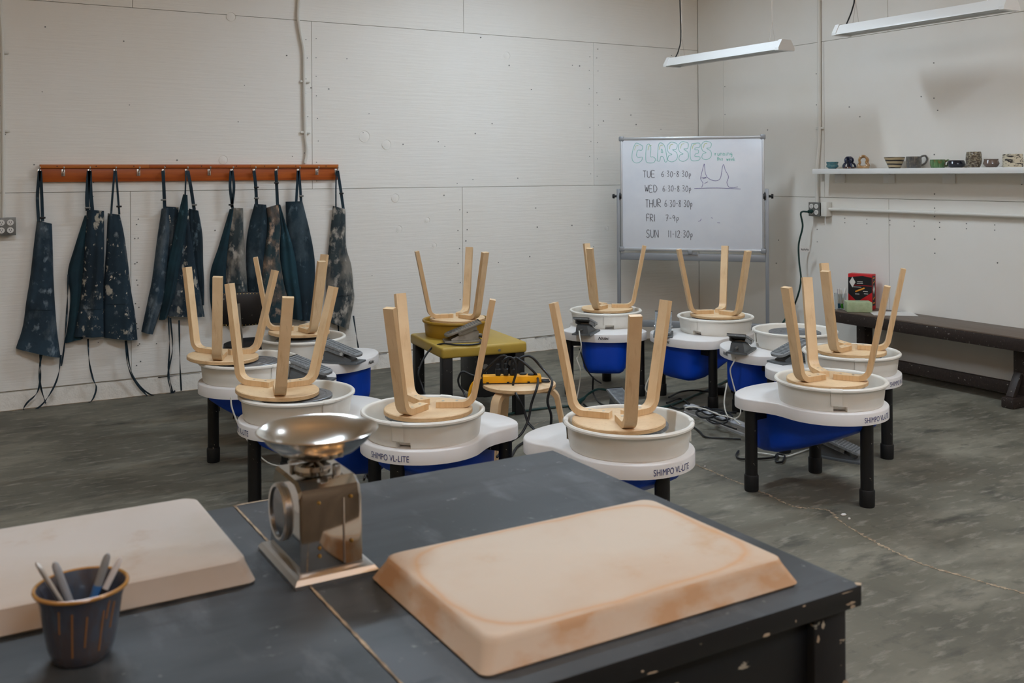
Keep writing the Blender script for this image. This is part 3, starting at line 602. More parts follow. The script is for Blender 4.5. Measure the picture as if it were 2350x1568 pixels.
strap([(-5.371,-0.050,0.844),(-5.377,-0.050,0.676),(-5.385,-0.050,0.535),(-5.399,-0.050,0.368),(-5.415,-0.050,0.257)], a, 'tie', .011, 'e', .3); strap([(-5.255,-0.050,0.417),(-5.248,-0.050,0.268),(-5.227,-0.050,0.157),(-5.206,-0.050,0.092),(-5.231,-0.050,0.015),(-5.278,-0.050,-0.013)], a, 'tie', .011, 'e', .3)
a = apron('narrow apron heavily splashed with white clay, third from the left end')
cloth([((-5.127,-0.060,1.234),(-5.054,-0.060,1.223)),((-5.133,-0.060,1.090),(-5.027,-0.060,1.086)),((-5.145,-0.060,0.890),(-5.001,-0.060,0.883)),((-5.154,-0.060,0.747),(-4.988,-0.060,0.737)),((-5.155,-0.060,0.575),(-4.962,-0.060,0.561)),((-5.155,-0.060,0.415),(-4.946,-0.060,0.382))], AM['b'], .04, .05, F2, a, 'body', seed=4, pocket=(.0, .86, .47, .72))
strap([(-5.089,-0.070,1.515),(-5.101,-0.070,1.377),(-5.112,-0.070,1.228)], a, wd=.013); strap([(-5.081,-0.070,1.515),(-5.071,-0.070,1.376),(-5.061,-0.070,1.226)], a, wd=.013); buckle((-5.064,-0.075,1.279), a)
strap([(-5.024,-0.050,0.385),(-5.009,-0.050,0.215),(-4.957,-0.050,0.093),(-4.882,-0.050,-0.006)], a, 'tie', .011, 'e', .25); strap([(-5.019,-0.050,0.384),(-4.995,-0.050,0.199),(-4.938,-0.050,0.076),(-4.849,-0.050,-0.001),(-4.741,-0.050,-0.005),(-4.706,-0.050,0.015)], a, 'tie', .011, 'e', -.25)
a = apron('long dark apron rolled into a tube, left of the teal folded one')
cloth([((-4.763,-0.050,1.271),(-4.671,-0.050,1.264)),((-4.763,-0.050,1.135),(-4.677,-0.050,1.133)),((-4.753,-0.050,1.017),(-4.690,-0.050,1.014)),((-4.742,-0.050,0.898),(-4.702,-0.050,0.896))], AM['b'], .03, .02, F2, a, 'bib', seed=5)
cloth([((-4.785,-0.060,1.257),(-4.742,-0.060,1.265)),((-4.817,-0.060,1.044),(-4.737,-0.060,1.040)),((-4.849,-0.060,0.787),(-4.759,-0.060,0.781)),((-4.878,-0.060,0.642),(-4.779,-0.060,0.635)),((-4.921,-0.060,0.435),(-4.848,-0.060,0.411))], AM['a'], .045, .045, F2, a, 'body', seed=6)
strap([(-4.782,-0.070,1.514),(-4.777,-0.070,1.402),(-4.772,-0.070,1.260)], a, wd=.022); buckle((-4.783,-0.080,1.317), a, 'galv')
strap([(-4.747,-0.050,0.519),(-4.742,-0.050,0.306),(-4.749,-0.050,0.158),(-4.727,-0.050,0.023),(-4.718,-0.050,-0.011)], a, 'tie', .011, 'e', .3)
a = apron('teal apron folded open with a pale clay-covered front, on the seventh hook')
cloth([((-4.601,-0.050,1.253),(-4.540,-0.050,1.237)),((-4.599,-0.050,1.070),(-4.514,-0.050,1.067)),((-4.580,-0.050,0.890),(-4.509,-0.050,0.886)),((-4.557,-0.050,0.739),(-4.504,-0.050,0.735)),((-4.546,-0.050,0.588),(-4.505,-0.050,0.585))], AM['e'], .03, .03, F2, a, 'side_flap', seed=7)
cloth([((-4.644,-0.070,1.246),(-4.612,-0.070,1.245)),((-4.653,-0.070,1.073),(-4.598,-0.070,1.071)),((-4.683,-0.070,0.896),(-4.570,-0.070,0.891)),((-4.715,-0.070,0.721),(-4.542,-0.070,0.710)),((-4.768,-0.070,0.529),(-4.507,-0.070,0.506))], AM['b'], .055, .045, F2, a, 'body', seed=8)
cloth([((-4.648,-0.080,1.353),(-4.622,-0.080,1.347)),((-4.680,-0.080,1.223),(-4.620,-0.080,1.221)),((-4.719,-0.080,1.047),(-4.638,-0.080,1.044)),((-4.748,-0.080,0.900),(-4.668,-0.080,0.896)),((-4.783,-0.080,0.667),(-4.715,-0.080,0.662)),((-4.812,-0.080,0.508),(-4.764,-0.080,0.518))], AM['c'], .07, .035, F2, a, 'front_fold', seed=9)
strap([(-4.633,-0.080,1.513),(-4.636,-0.080,1.430),(-4.639,-0.080,1.347)], a, wd=.01); strap([(-4.619,-0.070,1.513),(-4.599,-0.070,1.400),(-4.577,-0.070,1.244)], a, wd=.022); buckle((-4.579,-0.080,1.280), a, 'galv')
strap([(-4.735,-0.050,0.513),(-4.722,-0.050,0.304),(-4.752,-0.050,0.129),(-4.732,-0.050,0.003)], a, 'tie', .011, 'e', -.3); strap([(-4.678,-0.050,0.493),(-4.674,-0.050,0.210),(-4.666,-0.050,0.010)], a, 'tie', .011, 'e', .25)
a = apron('grey-fronted apron with a dusty pocket above the black chair')
cloth([((-4.322,-0.050,1.244),(-4.297,-0.050,1.243)),((-4.368,-0.050,1.092),(-4.310,-0.050,1.091)),((-4.405,-0.050,0.972),(-4.323,-0.050,0.969)),((-4.456,-0.050,0.817),(-4.330,-0.050,0.810)),((-4.463,-0.050,0.642),(-4.337,-0.050,0.634)),((-4.440,-0.050,0.474),(-4.338,-0.050,0.466))], AM['c'], .03, .035, F2, a, 'side_flap', seed=10)
cloth([((-4.312,-0.060,1.253),(-4.236,-0.060,1.248)),((-4.331,-0.060,1.110),(-4.233,-0.060,1.107)),((-4.350,-0.060,0.940),(-4.225,-0.060,0.934)),((-4.363,-0.060,0.789),(-4.214,-0.060,0.780)),((-4.361,-0.060,0.606),(-4.205,-0.060,0.595)),((-4.359,-0.060,0.439),(-4.194,-0.060,0.428))], AM['d'], .045, .045, F2, a, 'body', seed=11, pocket=(.2, .75, .45, .68))
strap([(-4.325,-0.070,1.512),(-4.332,-0.070,1.397),(-4.315,-0.070,1.247)], a); strap([(-4.316,-0.070,1.512),(-4.305,-0.070,1.396),(-4.321,-0.070,1.259)], a); buckle((-4.328,-0.075,1.275), a)
a = apron('navy apron with rust-tinged bib on the tenth hook')
cloth([((-4.149,-0.050,1.277),(-4.068,-0.050,1.269)),((-4.187,-0.050,1.133),(-4.056,-0.050,1.129)),((-4.210,-0.050,0.979),(-4.066,-0.050,0.973)),((-4.205,-0.050,0.748),(-4.083,-0.050,0.741)),((-4.188,-0.050,0.500),(-4.104,-0.050,0.494))], AM['e'], .04, .05, F2, a, 'body', seed=12)
strap([(-4.163,-0.070,1.512),(-4.151,-0.070,1.395),(-4.146,-0.070,1.268)], a, wd=.022); buckle((-4.151,-0.080,1.318), a, 'galv'); buckle((-4.151,-0.080,1.395), a)
a = apron('apron with clay-brown front and a wide teal flap spreading to the right')
cloth([((-3.992,-0.060,1.271),(-3.969,-0.060,1.267)),((-3.976,-0.060,1.139),(-3.932,-0.060,1.138)),((-3.971,-0.060,0.986),(-3.884,-0.060,0.982)),((-3.969,-0.060,0.845),(-3.853,-0.060,0.839)),((-3.953,-0.060,0.734),(-3.837,-0.060,0.727)),((-3.922,-0.060,0.575),(-3.818,-0.060,0.568)),((-3.910,-0.060,0.440),(-3.809,-0.060,0.432))], AM['c'], .05, .045, F2, a, 'side_flap', seed=13)
cloth([((-4.068,-0.070,1.248),(-3.982,-0.070,1.271)),((-4.062,-0.070,1.102),(-3.970,-0.070,1.099)),((-4.088,-0.070,0.929),(-3.978,-0.070,0.924)),((-4.114,-0.070,0.745),(-3.947,-0.070,0.703)),((-4.125,-0.070,0.560),(-3.913,-0.070,0.545)),((-4.116,-0.070,0.435),(-3.936,-0.070,0.421))], AM['f'], .06, .04, F2, a, 'body', seed=14)
strap([(-4.009,-0.080,1.511),(-4.003,-0.080,1.393),(-3.998,-0.080,1.268)], a, wd=.022); buckle((-4.008,-0.085,1.424), a)
a = apron('plain navy apron on the twelfth hook, second from the right end')
cloth([((-3.921,-0.050,1.288),(-3.798,-0.050,1.289)),((-3.916,-0.050,1.137),(-3.759,-0.050,1.132)),((-3.891,-0.050,0.950),(-3.721,-0.050,0.943)),((-3.869,-0.050,0.792),(-3.705,-0.050,0.783)),((-3.841,-0.050,0.600),(-3.716,-0.050,0.592)),((-3.822,-0.050,0.422),(-3.747,-0.050,0.416))], AM['e'], .035, .05, F2, a, 'body', seed=15)
strap([(-3.842,-0.070,1.511),(-3.850,-0.070,1.391),(-3.857,-0.070,1.284)], a); strap([(-3.836,-0.070,1.511),(-3.827,-0.070,1.391),(-3.821,-0.070,1.290)], a); buckle((-3.822,-0.075,1.328), a, 'galv')
a = apron('greenish apron with clay-smeared pocket on the rightmost hook')
cloth([((-3.562,-0.050,1.249),(-3.470,-0.050,1.221)),((-3.579,-0.050,1.098),(-3.467,-0.050,1.094)),((-3.597,-0.050,0.941),(-3.461,-0.050,0.935)),((-3.611,-0.050,0.810),(-3.424,-0.050,0.800)),((-3.619,-0.050,0.650),(-3.411,-0.050,0.637)),((-3.620,-0.050,0.521),(-3.405,-0.050,0.538)),((-3.621,-0.050,0.403),(-3.448,-0.050,0.324))], AM['d'], .035, .05, F2, a, 'body', seed=16, pocket=(.08, .9, .46, .74))
strap([(-3.547,-0.060,1.510),(-3.551,-0.060,1.387),(-3.552,-0.060,1.242)], a, wd=.010); strap([(-3.537,-0.060,1.510),(-3.517,-0.060,1.387),(-3.494,-0.060,1.225)], a, wd=.022); buckle((-3.514,-0.070,1.342), a)
strap([(-3.416,-0.050,0.425),(-3.393,-0.050,0.277),(-3.376,-0.050,0.168)], a, 'tie', .012, 'e', .2); strap([(-3.536,-0.050,0.370),(-3.530,-0.050,0.289),(-3.527,-0.050,0.224)], a, 'tie', .012, 'e', .2)

# ------------------------------------------------------------------ bench and the things on it
bn = thing('bench', 'long dark wooden trestle bench against the shelf wall', 'bench', (-.2, -2.6, 0))
BZ = .455
put('seat_board', MB().bbox((.01, -.37, BZ-.006), (.355, 2.22, .012), .003), 'benchtop', bn)
put('front_rail', MB().bbox((-.155, -.37, BZ-.050), (.03, 2.22, .076), .004), 'benchw', bn)
put('end_rail', MB().bbox((.01, .725, BZ-.050), (.33, .03, .076), .004), 'benchw', bn)
for y in (.55, -.68):
    put('post', MB().bbox((.0, y, .225), (.09, .075, .37), .005), 'benchw', bn)
    put('foot', MB().bbox((.0, y, .035), (.34, .085, .07), .012), 'benchw', bn)
    for sx in (-1, 1):
        put('brace', MB().bbox((sx*.088, y, .135), (.035, .05, .17), .004, Matrix.Rotation(sx*radians(-32), 3, 'Y')), 'benchw', bn)
put('stretcher', MB().bbox((.0, -.065, .098), (.045, 1.18, .075), .005), 'benchw', bn)
bt = BZ
def boxprint(mb, pts, y, th=.0006): mb.add([(x, y, z) for (x, z) in pts]+[(x, y-th, z) for (x, z) in pts], [tuple(range(len(pts)-1, -1, -1)), tuple(range(len(pts), 2*len(pts)))]+[(i, (i+1) % len(pts), len(pts)+(i+1) % len(pts), len(pts)+i) for i in range(len(pts))]); return mb
bx = thing('snack_box', 'red and black printed cardboard box standing on the left end of the bench', 'box', (-.125, -1.965, bt), (0, 0, rz(-38)))
W_, D_, H_ = .178, .085, .262
put('carton', MB().bbox((0, 0, H_/2), (W_, D_, H_), .002), 'red', bx)
pr = boxprint(MB(), [(-.088, .115), (-.02, .055), (.088, .13), (.088, .24), (.02, .25), (-.088, .235)], -D_/2-.0002); put('black_print', pr, 'boxblack', bx, smooth=0)
pr = boxprint(MB(), [(-.056, .16), (-.033, .20), (-.056, .24), (-.079, .20)], -D_/2-.001); put('diamond_badge', pr, 'paper', bx, smooth=0)
v, f_ = text_mesh('10', .03, .02, bold=.02); put('count_mark', MB().add([(x+.045, -D_/2-.0012, z+.055) for (x, z) in v], f_), 'paper', bx, smooth=0)
pr = MB()
for (x, z, w__) in ((.0, .205, .04), (.0, .193, .045), (-.02, .165, .06), (.04, .135, .035), (.045, .118, .03), (-.02, .113, .03)): pr.box((x, -D_/2-.001, z), (w__, .0006, .004))
put('small_print', pr, 'paper', bx, smooth=0)
put('red_band', MB().box((.012, -D_/2-.001, .178), (.15, .0006, .003)), 'red', bx, smooth=0)
put('snack_stick', MB().bbox((.0, -D_/2-.001, .145), (.075, .001, .011), .0004, Matrix.Rotation(radians(-24), 3, 'Y')), 'orange', bx)
sp = MB().add([(W_/2+.0006, y, z) for (y, z) in ((-.036, .03), (.028, .03), (.028, .25), (-.036, .25))], [(0, 1, 2, 3)]); put('side_print', sp, 'boxblack', bx, smooth=0)
sp = MB().add([(W_/2+.0014, y, z) for (y, z) in ((-.004, .115), (.018, .15), (-.004, .185), (-.026, .15))], [(0, 1, 2, 3)]); put('diamond_badge', sp, 'paper', bx, smooth=0)
for z in (.235, .205, .085, .05): put('snack_stick', MB().box((W_/2+.0014, -.004, z), (.0006, .04, .007), Matrix.Rotation(radians(20 if z in (.205, .085) else 0), 3, 'X')), 'orange', bx, smooth=0)
tag(put('foam_block', MB().bbox((0, 0, .0375), (.178, .12, .075), .006), 'sponge', None, (-.270, -2.052, bt), (0, 0, rz(-8))), 'pale green foam block lying in front of the red box', 'block')
tag(put('paper_sheet', MB().bbox((0, 0, .001), (.30, .21, .0015), .0005, seg=1), 'paper', None, (-.16, -2.27, bt+.0005), (0, 0, radians(-40))), 'loose white paper sheet lying on the bench', 'paper')
jl = (-.285, -1.900, bt)
jr = thing('marker_cup', 'clear plastic cup holding whiteboard markers on the bench end', 'cup', jl)
put('wall', MB().lathe([(0, 0), (.036, 0), (.038, .004), (.044, .12), (.0425, .12), (.0365, .006), (0, .004)], 24), 'glass', jr)
mk = MB().lathe([(0, 0), (.008, 0), (.008, .115), (.007, .119), (0, .119)], 12).mesh('barrel', 'paper')
for i, (dx, dy, tx, ty, col, nm, up) in enumerate(((-.018, -.004, -6, 4, (40, 90, 120), 'blue', 0), (.004, -.016, -14, 6, (90, 210, 60), 'bright green', 0), (-.004, .01, 10, -10, (100, 50, 120), 'purple', 1), (.016, .004, 12, 4, (40, 44, 60), 'navy', 0), (.008, .016, 6, -6, (150, 60, 90), 'plum', 1))):
    o = thing('marker', nm+'-capped white marker standing in the clear cup', 'marker', (jl[0]+dx, jl[1]+dy, bt+.012), (radians(ty), radians(tx), 0), 'markers in the clear cup')
    ob('barrel', mk, o, (0, 0, .03 if not up else .0))
    put('cap', MB().lathe([(0, 0), (.009, .001), (.0092, .038), (0, .04)], 12), mat('cap_'+nm, col, .4), o, (0, 0, -.002 if not up else .10))

# ------------------------------------------------------------------ black upholstered chair behind the wheels
ch = thing('task_chair', 'low black leather task chair with brass-nailed backrest below the aprons', 'chair', (-4.50, -.98, 0), (0, 0, radians(-14)))
ol = [(-.150, -.085), (-.10, -.10), (0, -.105), (.10, -.10), (.150, -.08), (.162, -.02), (.158, .05), (.14, .088), (.05, .098), (-.05, .098), (-.14, .09), (-.162, .04), (-.165, -.02)]
ol = [(p.x, p.y) for p in cspline([(a, b, 0) for a, b in ol], 5)]
bk_m = MB(); bk_m.v = []
pm = MB().prism(ol, -.02, .02, .012, .012)
R90 = Matrix.Rotation(pi/2, 3, 'X')
bk_m.add([tuple(R90 @ Vector(v)+Vector((0, 0, .665))) for v in pm.v], pm.f); put('backrest', bk_m, 'leather', ch)
nl = MB()
for i in range(0, len(ol)):
    x, y = ol[i]; nl.lathe([(0, -.002), (.003, 0), (.002, .002), (0, .003)], 6, (x*.955, -.020, .665+y*.94))
o = put('nailhead_trim', nl, 'brass', ch); o['kind'] = 'stuff'
put('back_bar', MB().sweep(spline([(-.03, -.027, .70), (-.022, -.03, .58), (-.015, -.03, .50), (-.005, .0, .40), (.03, .06, .365), (.05, .12, .36)], 6), [Vector((0, -1, .3))]*31, .032, .006), 'dullsteel', ch)
put('seat', MB().lathe([(0, 0), (.16, 0), (.175, .02), (.17, .055), (.12, .072), (0, .07)], 30), 'leather', ch, (.06, .17, .37))
put('column', MB().cyl((.06, .17, .10), (.06, .17, .37), .022), 'legblack', ch)
for k in range(5):
    a = 2*pi*k/5+.4; e = (.06+.21*cos(a), .17+.21*sin(a))
    put('base_leg', MB().sweep([(.06, .17, .12), (e[0], e[1], .06)], [Vector((0, 0, 1))]*2, .035, .025), 'legblack', ch)
    put('caster', MB().cyl((e[0]-.01, e[1], .026), (e[0]+.01, e[1], .026), .026).cyl((e[0], e[1], .03), (e[0], e[1], .06), .008), 'black', ch)

# ------------------------------------------------------------------ pottery wheels
TZ0, TZ1, RIM = .378, .432, .534
half = [(.252*cos(a), .252*sin(a)) for a in [radians(d) for d in range(0, 92, 6)]]
half += [(-.04, .247), (-.08, .241), (-.12, .239), (-.16, .245), (-.20, .259), (-.235, .272)]
half += [(-.27-.175*sin(radians(d)), .28*cos(radians(d))) for d in range(0, 90, 7)]
outl = half + [(-.445, 0)] + [(x, -y) for (x, y) in half[:0:-1]]
top_m = MB().prism(outl, TZ0, TZ1, .006, .006).mesh('table_top', 'top', 40)
def housing():
    st = [(-.405, .045, .235), (-.398, .085, .195), (-.38, .118, .17), (-.345, .142, .158), (-.30, .150, .155), (-.22, .151, .163), (-.10, .147, .205), (.02, .138, .255), (.12, .122, .305), (.175, .10, .335), (.185, .07, .35)]
    prof = [(1.03, 1.0), (1.0, .62), (.975, .34), (.93, .16), (.84, .06), (.70, .012), (.35, 0), (0, 0)]
    vs = []; k = 2*len(prof)-1
    for (u, w_, zb) in st:
        pp = [(a*w_, zb+(TZ0+.002-zb)*b) for a, b in prof]; pp = pp+[(-a, b) for a, b in pp[-2::-1]]
        vs += [(u, a, b) for a, b in pp]
    n = len(st); fs = [(i*k+j, i*k+j+1, (i+1)*k+j+1, (i+1)*k+j) for i in range(n-1) for j in range(k-1)]
    fs += [tuple(range(k)), tuple(range((n-1)*k, n*k))]
    return MB().add(vs, fs).mesh('motor_housing', 'blue', 50)
hous_m = housing()
leg_m = MB().cyl((0, 0, .06), (0, 0, TZ0), .0285, n=18).mesh('leg', 'legblack')
cap_m = MB().lathe([(0, 0), (.031, 0), (.033, .006), (.0335, .07), (.031, .076), (.028, .076)], 18).mesh('foot_cap', 'black')
bar_m = MB().bbox((-.265, .19, .352), (.045, .10, .05), .004).mesh('under_bracket', 'legblack')
bar2_m = MB().bbox((-.265, -.19, .352), (.045, .10, .05), .004).mesh('under_bracket', 'legblack')
prof = [(.0, .006), (.212, .006), (.219, .012), (.226, .05), (.231, .094), (.233, .1005), (.239, .1045), (.246, .1040), (.2505, .0990), (.2505, .0925), (.246, .0880), (.239, .0875), (.2365, .083), (.233, .05), (.228, .008), (.222, .0), (.0, .0)]
def half_pan():
    # half of the two-piece pan; a drain notch is cut into the skirt just past the seam
    cut = [(.0, .006), (.196, .006), (.198, .008), (.226, .05), (.231, .094), (.233, .1005), (.239, .1045), (.246, .1040), (.2505, .0990), (.2505, .0925), (.246, .0880), (.239, .0875), (.2365, .083), (.2335, .05), (.2303, .0255), (.199, .025), (.0, .012)]
    an = [0, 1.0, 1.15, 6, 11, 16, 16.15]+[16.15+(180-16.15)*i/34 for i in range(1, 35)]
    vs = []; k = len(prof)
    for d in an:
        p_ = cut if 1.1 < d < 16.1 else prof
        vs += [(r*cos(radians(d)), r*sin(radians(d)), z) for r, z in p_]
    return MB().add(vs, [(i*k+q, (i+1)*k+q, (i+1)*k+q+1, i*k+q+1) for i in range(len(an)-1) for q in range(k-1)]).mesh('splash_pan', 'pan', 40)
pan_m = half_pan()
lap = MB().lathe([(.2285, .03), (.2365, .03), (.2405, .084), (.247, .0865), (.252, .092), (.252, .0995), (.247, .1055), (.239, .1060), (.2315, .101)], 4, (0, 0, 0), radians(-1.5), radians(10)).mesh('seam_lap', 'pan', 40)
rib_m = MB().bbox((.2345, 0, .058), (.006, .003, .060), .0013).mesh('seam_rib', 'pan')
head_m = MB().lathe([(.05, -.05), (.052, 0), (.150, 0), (.153, .003), (.153, .013), (.150, .0155), (.128, .0155), (.127, .0145), (.12, .0145), (.119, .0155), (.09, .0155), (.089, .0145), (.083, .0145), (.082, .0155), (0, .0155)], 48).mesh('wheel_head', 'head', 25)
v, f_ = text_mesh('SHIMPO VL-LITE', .176, .0235)
r_ = .2527
txt_m = MB().add([(r_*cos(x/r_), r_*sin(x/r_), (TZ0+TZ1)/2-.004+z) for (x, z) in v], f_).mesh('maker_lettering', 'ink', 0)
v, f_ = text_mesh('Nidec', .072, .020, shear=.35, bold=.018)
r_ = .452
nid_m = MB().add([(-.4455+.452-r_*cos(x/r_)-.001, -r_*sin(x/r_), (TZ0+TZ1)/2+.002+z) for (x, z) in v], f_).mesh('end_logo', 'inkb', 0)
def wheel(p, ax, pan, label):
    t = thing('pottery_wheel', label, 'pottery wheel', (p[0], p[1], 0), (0, 0, rz(ax)), 'white and blue pottery wheels')
    ob('table_top', top_m, t); ob('motor_housing', hous_m, t); ob('under_bracket', bar_m, t); ob('under_bracket', bar2_m, t)
    for (u, v_) in ((.188, 0), (-.265, .236), (-.265, -.236)):
        l = ob('leg', leg_m, t, (u, v_, 0)); ob('foot_cap', cap_m, l)
    for a in (0, pi):
        h_ = ob('splash_pan', pan_m, t, (0, 0, TZ1), (0, 0, radians(pan-ax)+a))
        ob('seam_lap', lap, h_)
        for q in (-2.2, 6.0): ob('seam_rib', rib_m, h_, (0, 0, 0), (0, 0, radians(q)))
    ob('wheel_head', head_m, t, (0, 0, .506)); ob('maker_lettering', txt_m, t); ob('end_logo', nid_m, t)
    return t
wheel((-4.769,-2.834,0.534), -150, -50, 'white pottery wheel behind the chrome scale, nearest of the left row')
wheel((-4.730,-1.940,0.534), 177, -46, 'white pottery wheel in the middle of the left row')
wheel((-4.262, -1.400), 162, -45, 'white pottery wheel farthest back in the left row, near the black chair')
wheel((-4.436,-3.410,0.534), -117, -113, 'white pottery wheel just behind the black table, right of the scale')
wheel((-3.841,-3.988,0.534), -56, -8, 'white pottery wheel just behind the tan plaster slab')
wheel((-2.596,-3.868,0.534), -54, -106, 'white pottery wheel nearest on the right, its blue housing in full view')
wheel((-1.949,-3.429,0.534), -41, -103, 'white pottery wheel nearest the bench, with a paint-spattered leg')
wheel((-2.100, -1.432), 83, -97, 'white pottery wheel at the back left of the whiteboard')
wheel((-1.662, -2.062), 34, -141, 'white pottery wheel directly in front of the whiteboard')
wheel((-1.660,-2.758,0.534), 11.5, 173, 'white pottery wheel with an empty pan and no stool on it')

# the older square wheel
yw = thing('pottery_wheel', 'older square mustard-yellow pottery wheel on black legs by the apron wall', 'pottery wheel', (-3.220, -1.492, 0), (0, 0, radians(-7)))
tt = MB().bbox((0, 0, .415), (.556, .62, .066), .016, seg=3); put('table_top', tt, 'mustard', yw)
put('bolt', MB().cyl((.09, -.31, .41), (.09, -.317, .41), .008), 'steel2', yw)
for (x, y) in ((-.235, -.265), (.235, -.265), (-.235, .265), (.235, .265)):
    l = put('leg', MB().bbox((x, y, .195), (.062, .062, .39), .004), 'legblack', yw)
put('motor_case', MB().bbox((.10, -.08, .25), (.24, .30, .27), .006), 'legblack', yw)
for (x, z) in ((.03, .30), (.20, .31), (.03, .18)): put('washer', MB().cyl((x, -.23, z), (x, -.236, z), .018), 'galv', yw)
lw = Vector((-.02, .13, 0))
put('splash_pan', MB().lathe([(r*.885, z) for r, z in prof], 48), 'ochre', yw, (lw.x, lw.y, .447), smooth=40)
ob('wheel_head', head_m, yw, (lw.x, lw.y, .524))

# ------------------------------------------------------------------ stools
SR, SH = .178, .455
seat_m = MB().lathe([(0, 0), (SR-.004, 0), (SR, .003), (SR, .017), (SR-.003, .02), (0, .02)], 56).mesh('seat', 'wood', 40)
edge_m = MB().lathe([(SR+.0004, .0032), (SR+.0004, .0168)], 56).mesh('plywood_edge', 'ply', 40)
path = [(.032, .0325), (.09, .0325), (.135, .0325)]
for k in range(1, 9):
    a = radians(81)*k/8; path.append((.135+.052*sin(a), .0325+.052*(1-cos(a))))
tip = (.262, SH-.004); path += [(path[-1][0]+(tip[0]-path[-1][0])*t_, path[-1][1]+(tip[1]-path[-1][1])*t_) for t_ in (.33, .66, 1)]
def leg_mesh():
    ups = []
    for i in range(len(path)):
        a, b = path[max(i-1, 0)], path[min(i+1, len(path)-1)]; t_ = Vector((b[0]-a[0], 0, b[1]-a[1])).normalized(); ups.append(Vector((-t_.z, 0, t_.x)))
    return MB().sweep([(r, 0, z) for r, z in path], ups, .046, .024).mesh('leg', 'wood', 25)
sleg_m = leg_mesh()
def edge_mesh():
    vs = []; fs = []; mb = MB()
    for s_ in (-1, 1):
        o = len(vs)
        for i in range(len(path)):
            a, b = path[max(i-1, 0)], path[min(i+1, len(path)-1)]; t_ = Vector((b[0]-a[0], 0, b[1]-a[1])).normalized(); nn = Vector((-t_.z, 0, t_.x))
            for d in (-.0115, .0115): vs.append((path[i][0]+nn.x*d, s_*.0233, path[i][1]+nn.z*d))
        fs += [(o+2*i, o+2*i+1, o+2*i+3, o+2*i+2) for i in range(len(path)-1)]
    return MB().add(vs, fs).mesh('plywood_edge', 'plyleg', 0)
sedge_m = edge_mesh()
screw_m = MB().cyl((0, 0, .044), (0, 0, .0452), .006, n=10).mesh('screw', 'steel2')
def stool(loc, phi, label, tilt=(0, 0), flip=False, group='birch stools turned upside down on the wheels'):
    R_ = Matrix.Rotation(radians(tilt[1]), 3, Vector((cos(radians(tilt[0])), sin(radians(tilt[0])), 0))) @ Matrix.Rotation(radians(phi), 3, 'Z')
    if flip: R_ = Matrix.Rotation(pi, 3, 'X') @ R_
    t = thing('stool', label, 'stool', loc, R_.to_euler(), group)
    s = ob('seat', seat_m, t); ob('plywood_edge', edge_m, s)
    for k in range(3):
        l = ob('leg', sleg_m, t, (0, 0, 0), (0, 0, 2*pi*k/3)); ob('plywood_edge', sedge_m, l)
        for r in (.06, .115): ob('screw', screw_m, l, (r, 0, 0))
    return t
ZS = .5225
stool((-2.633, -3.880, ZS), 62, 'upturned birch stool on the nearest right-hand wheel, three legs in full view')
stool((-1.945, -3.425, ZS), 73, 'upturned birch stool on the wheel nearest the bench')
stool((-4.422, -3.430, ZS), 91, 'upturned birch stool in the pan just right of the chrome scale')
stool((-3.885, -3.985, ZS), 7, 'upturned birch stool in the pan behind the tan plaster slab')
stool((-2.065, -1.402, ZS), 88, 'upturned birch stool on the wheel at the left of the whiteboard')
stool((-1.622, -2.038, ZS), 36, 'upturned birch stool directly in front of the whiteboard')
stool((-3.222, -1.368, .5405), 44.5, 'upturned birch stool in the ochre pan of the mustard wheel')
stool((-4.256, -1.322, .5385), 38, 'upturned birch stool farthest back in the left row, beside the black chair', (59.5, 1.5))
stool((-4.848, -1.885, .536), 6, 'upturned birch stool leaning over the left rim of the middle left wheel', (59.5, 3))
stool((-4.850, -2.815, .536), 16, 'upturned birch stool over the left rim of the wheel behind the scale', (59.5, 4))
us = (-3.666,-2.880,0.455)
stool((us[0], us[1], .4585), 37.5, 'upright birch stool carrying the yellow power strip', flip=True, group='birch stool used as a side table')

# ------------------------------------------------------------------ foot pedals
bp_o = [(p.x, p.y) for p in cspline([(-.115, -.05, 0), (-.10, -.062, 0), (.09, -.062, 0), (.112, -.045, 0), (.112, .045, 0), (.09, .062, 0), (-.10, .062, 0), (-.115, .05, 0)], 4)]
plate_m = MB().prism(bp_o, 0, .011, .003, .003).mesh('base_plate', 'grey')
body = MB(); bs = [(-.10, .062), (-.06, .066), (.0, .05), (.07, .02)]
vs = []
for (x, h_) in bs: vs += [(x, -.044, .009), (x, .044, .009), (x, .036, h_), (x, -.036, h_)]
body.add(vs, [(i*4+k, i*4+(k+1) % 4, (i+1)*4+(k+1) % 4, (i+1)*4+k) for i in range(3) for k in range(4)]+[(0, 1, 2, 3), (15, 14, 13, 12)])
pbody_m = body.mesh('pedal_body', 'grey')
tr_o = [(p.x, p.y) for p in cspline([(-.112, -.045, 0), (-.10, -.055, 0), (.075, -.052, 0), (.112, -.036, 0), (.118, 0, 0), (.112, .036, 0), (.075, .052, 0), (-.10, .055, 0), (-.112, .045, 0)], 5)]
tread = MB().prism(tr_o, -.007, .007, .003, .003)
for sy in (-1, 1): tread.box((-.02, sy*.047, -.016), (.12, .006, .026))
tread_m = tread.mesh('treadle', 'grey2')
rbm = MB()
for k in range(13): rbm.box((-.095+.0155*k, 0, .0078), (.006, .088, .0022))
ribs_m = rbm.mesh('grip_ribs', 'grey', 0)
boot_m = MB().cyl((0, 0, 0), (-.028, 0, 0), .010, .006).mesh('cable_boot', 'galv')
piv_m = MB().cyl((0, -.058, 0), (0, .058, 0), .010, n=14).mesh('pivot_pin', 'steel2')
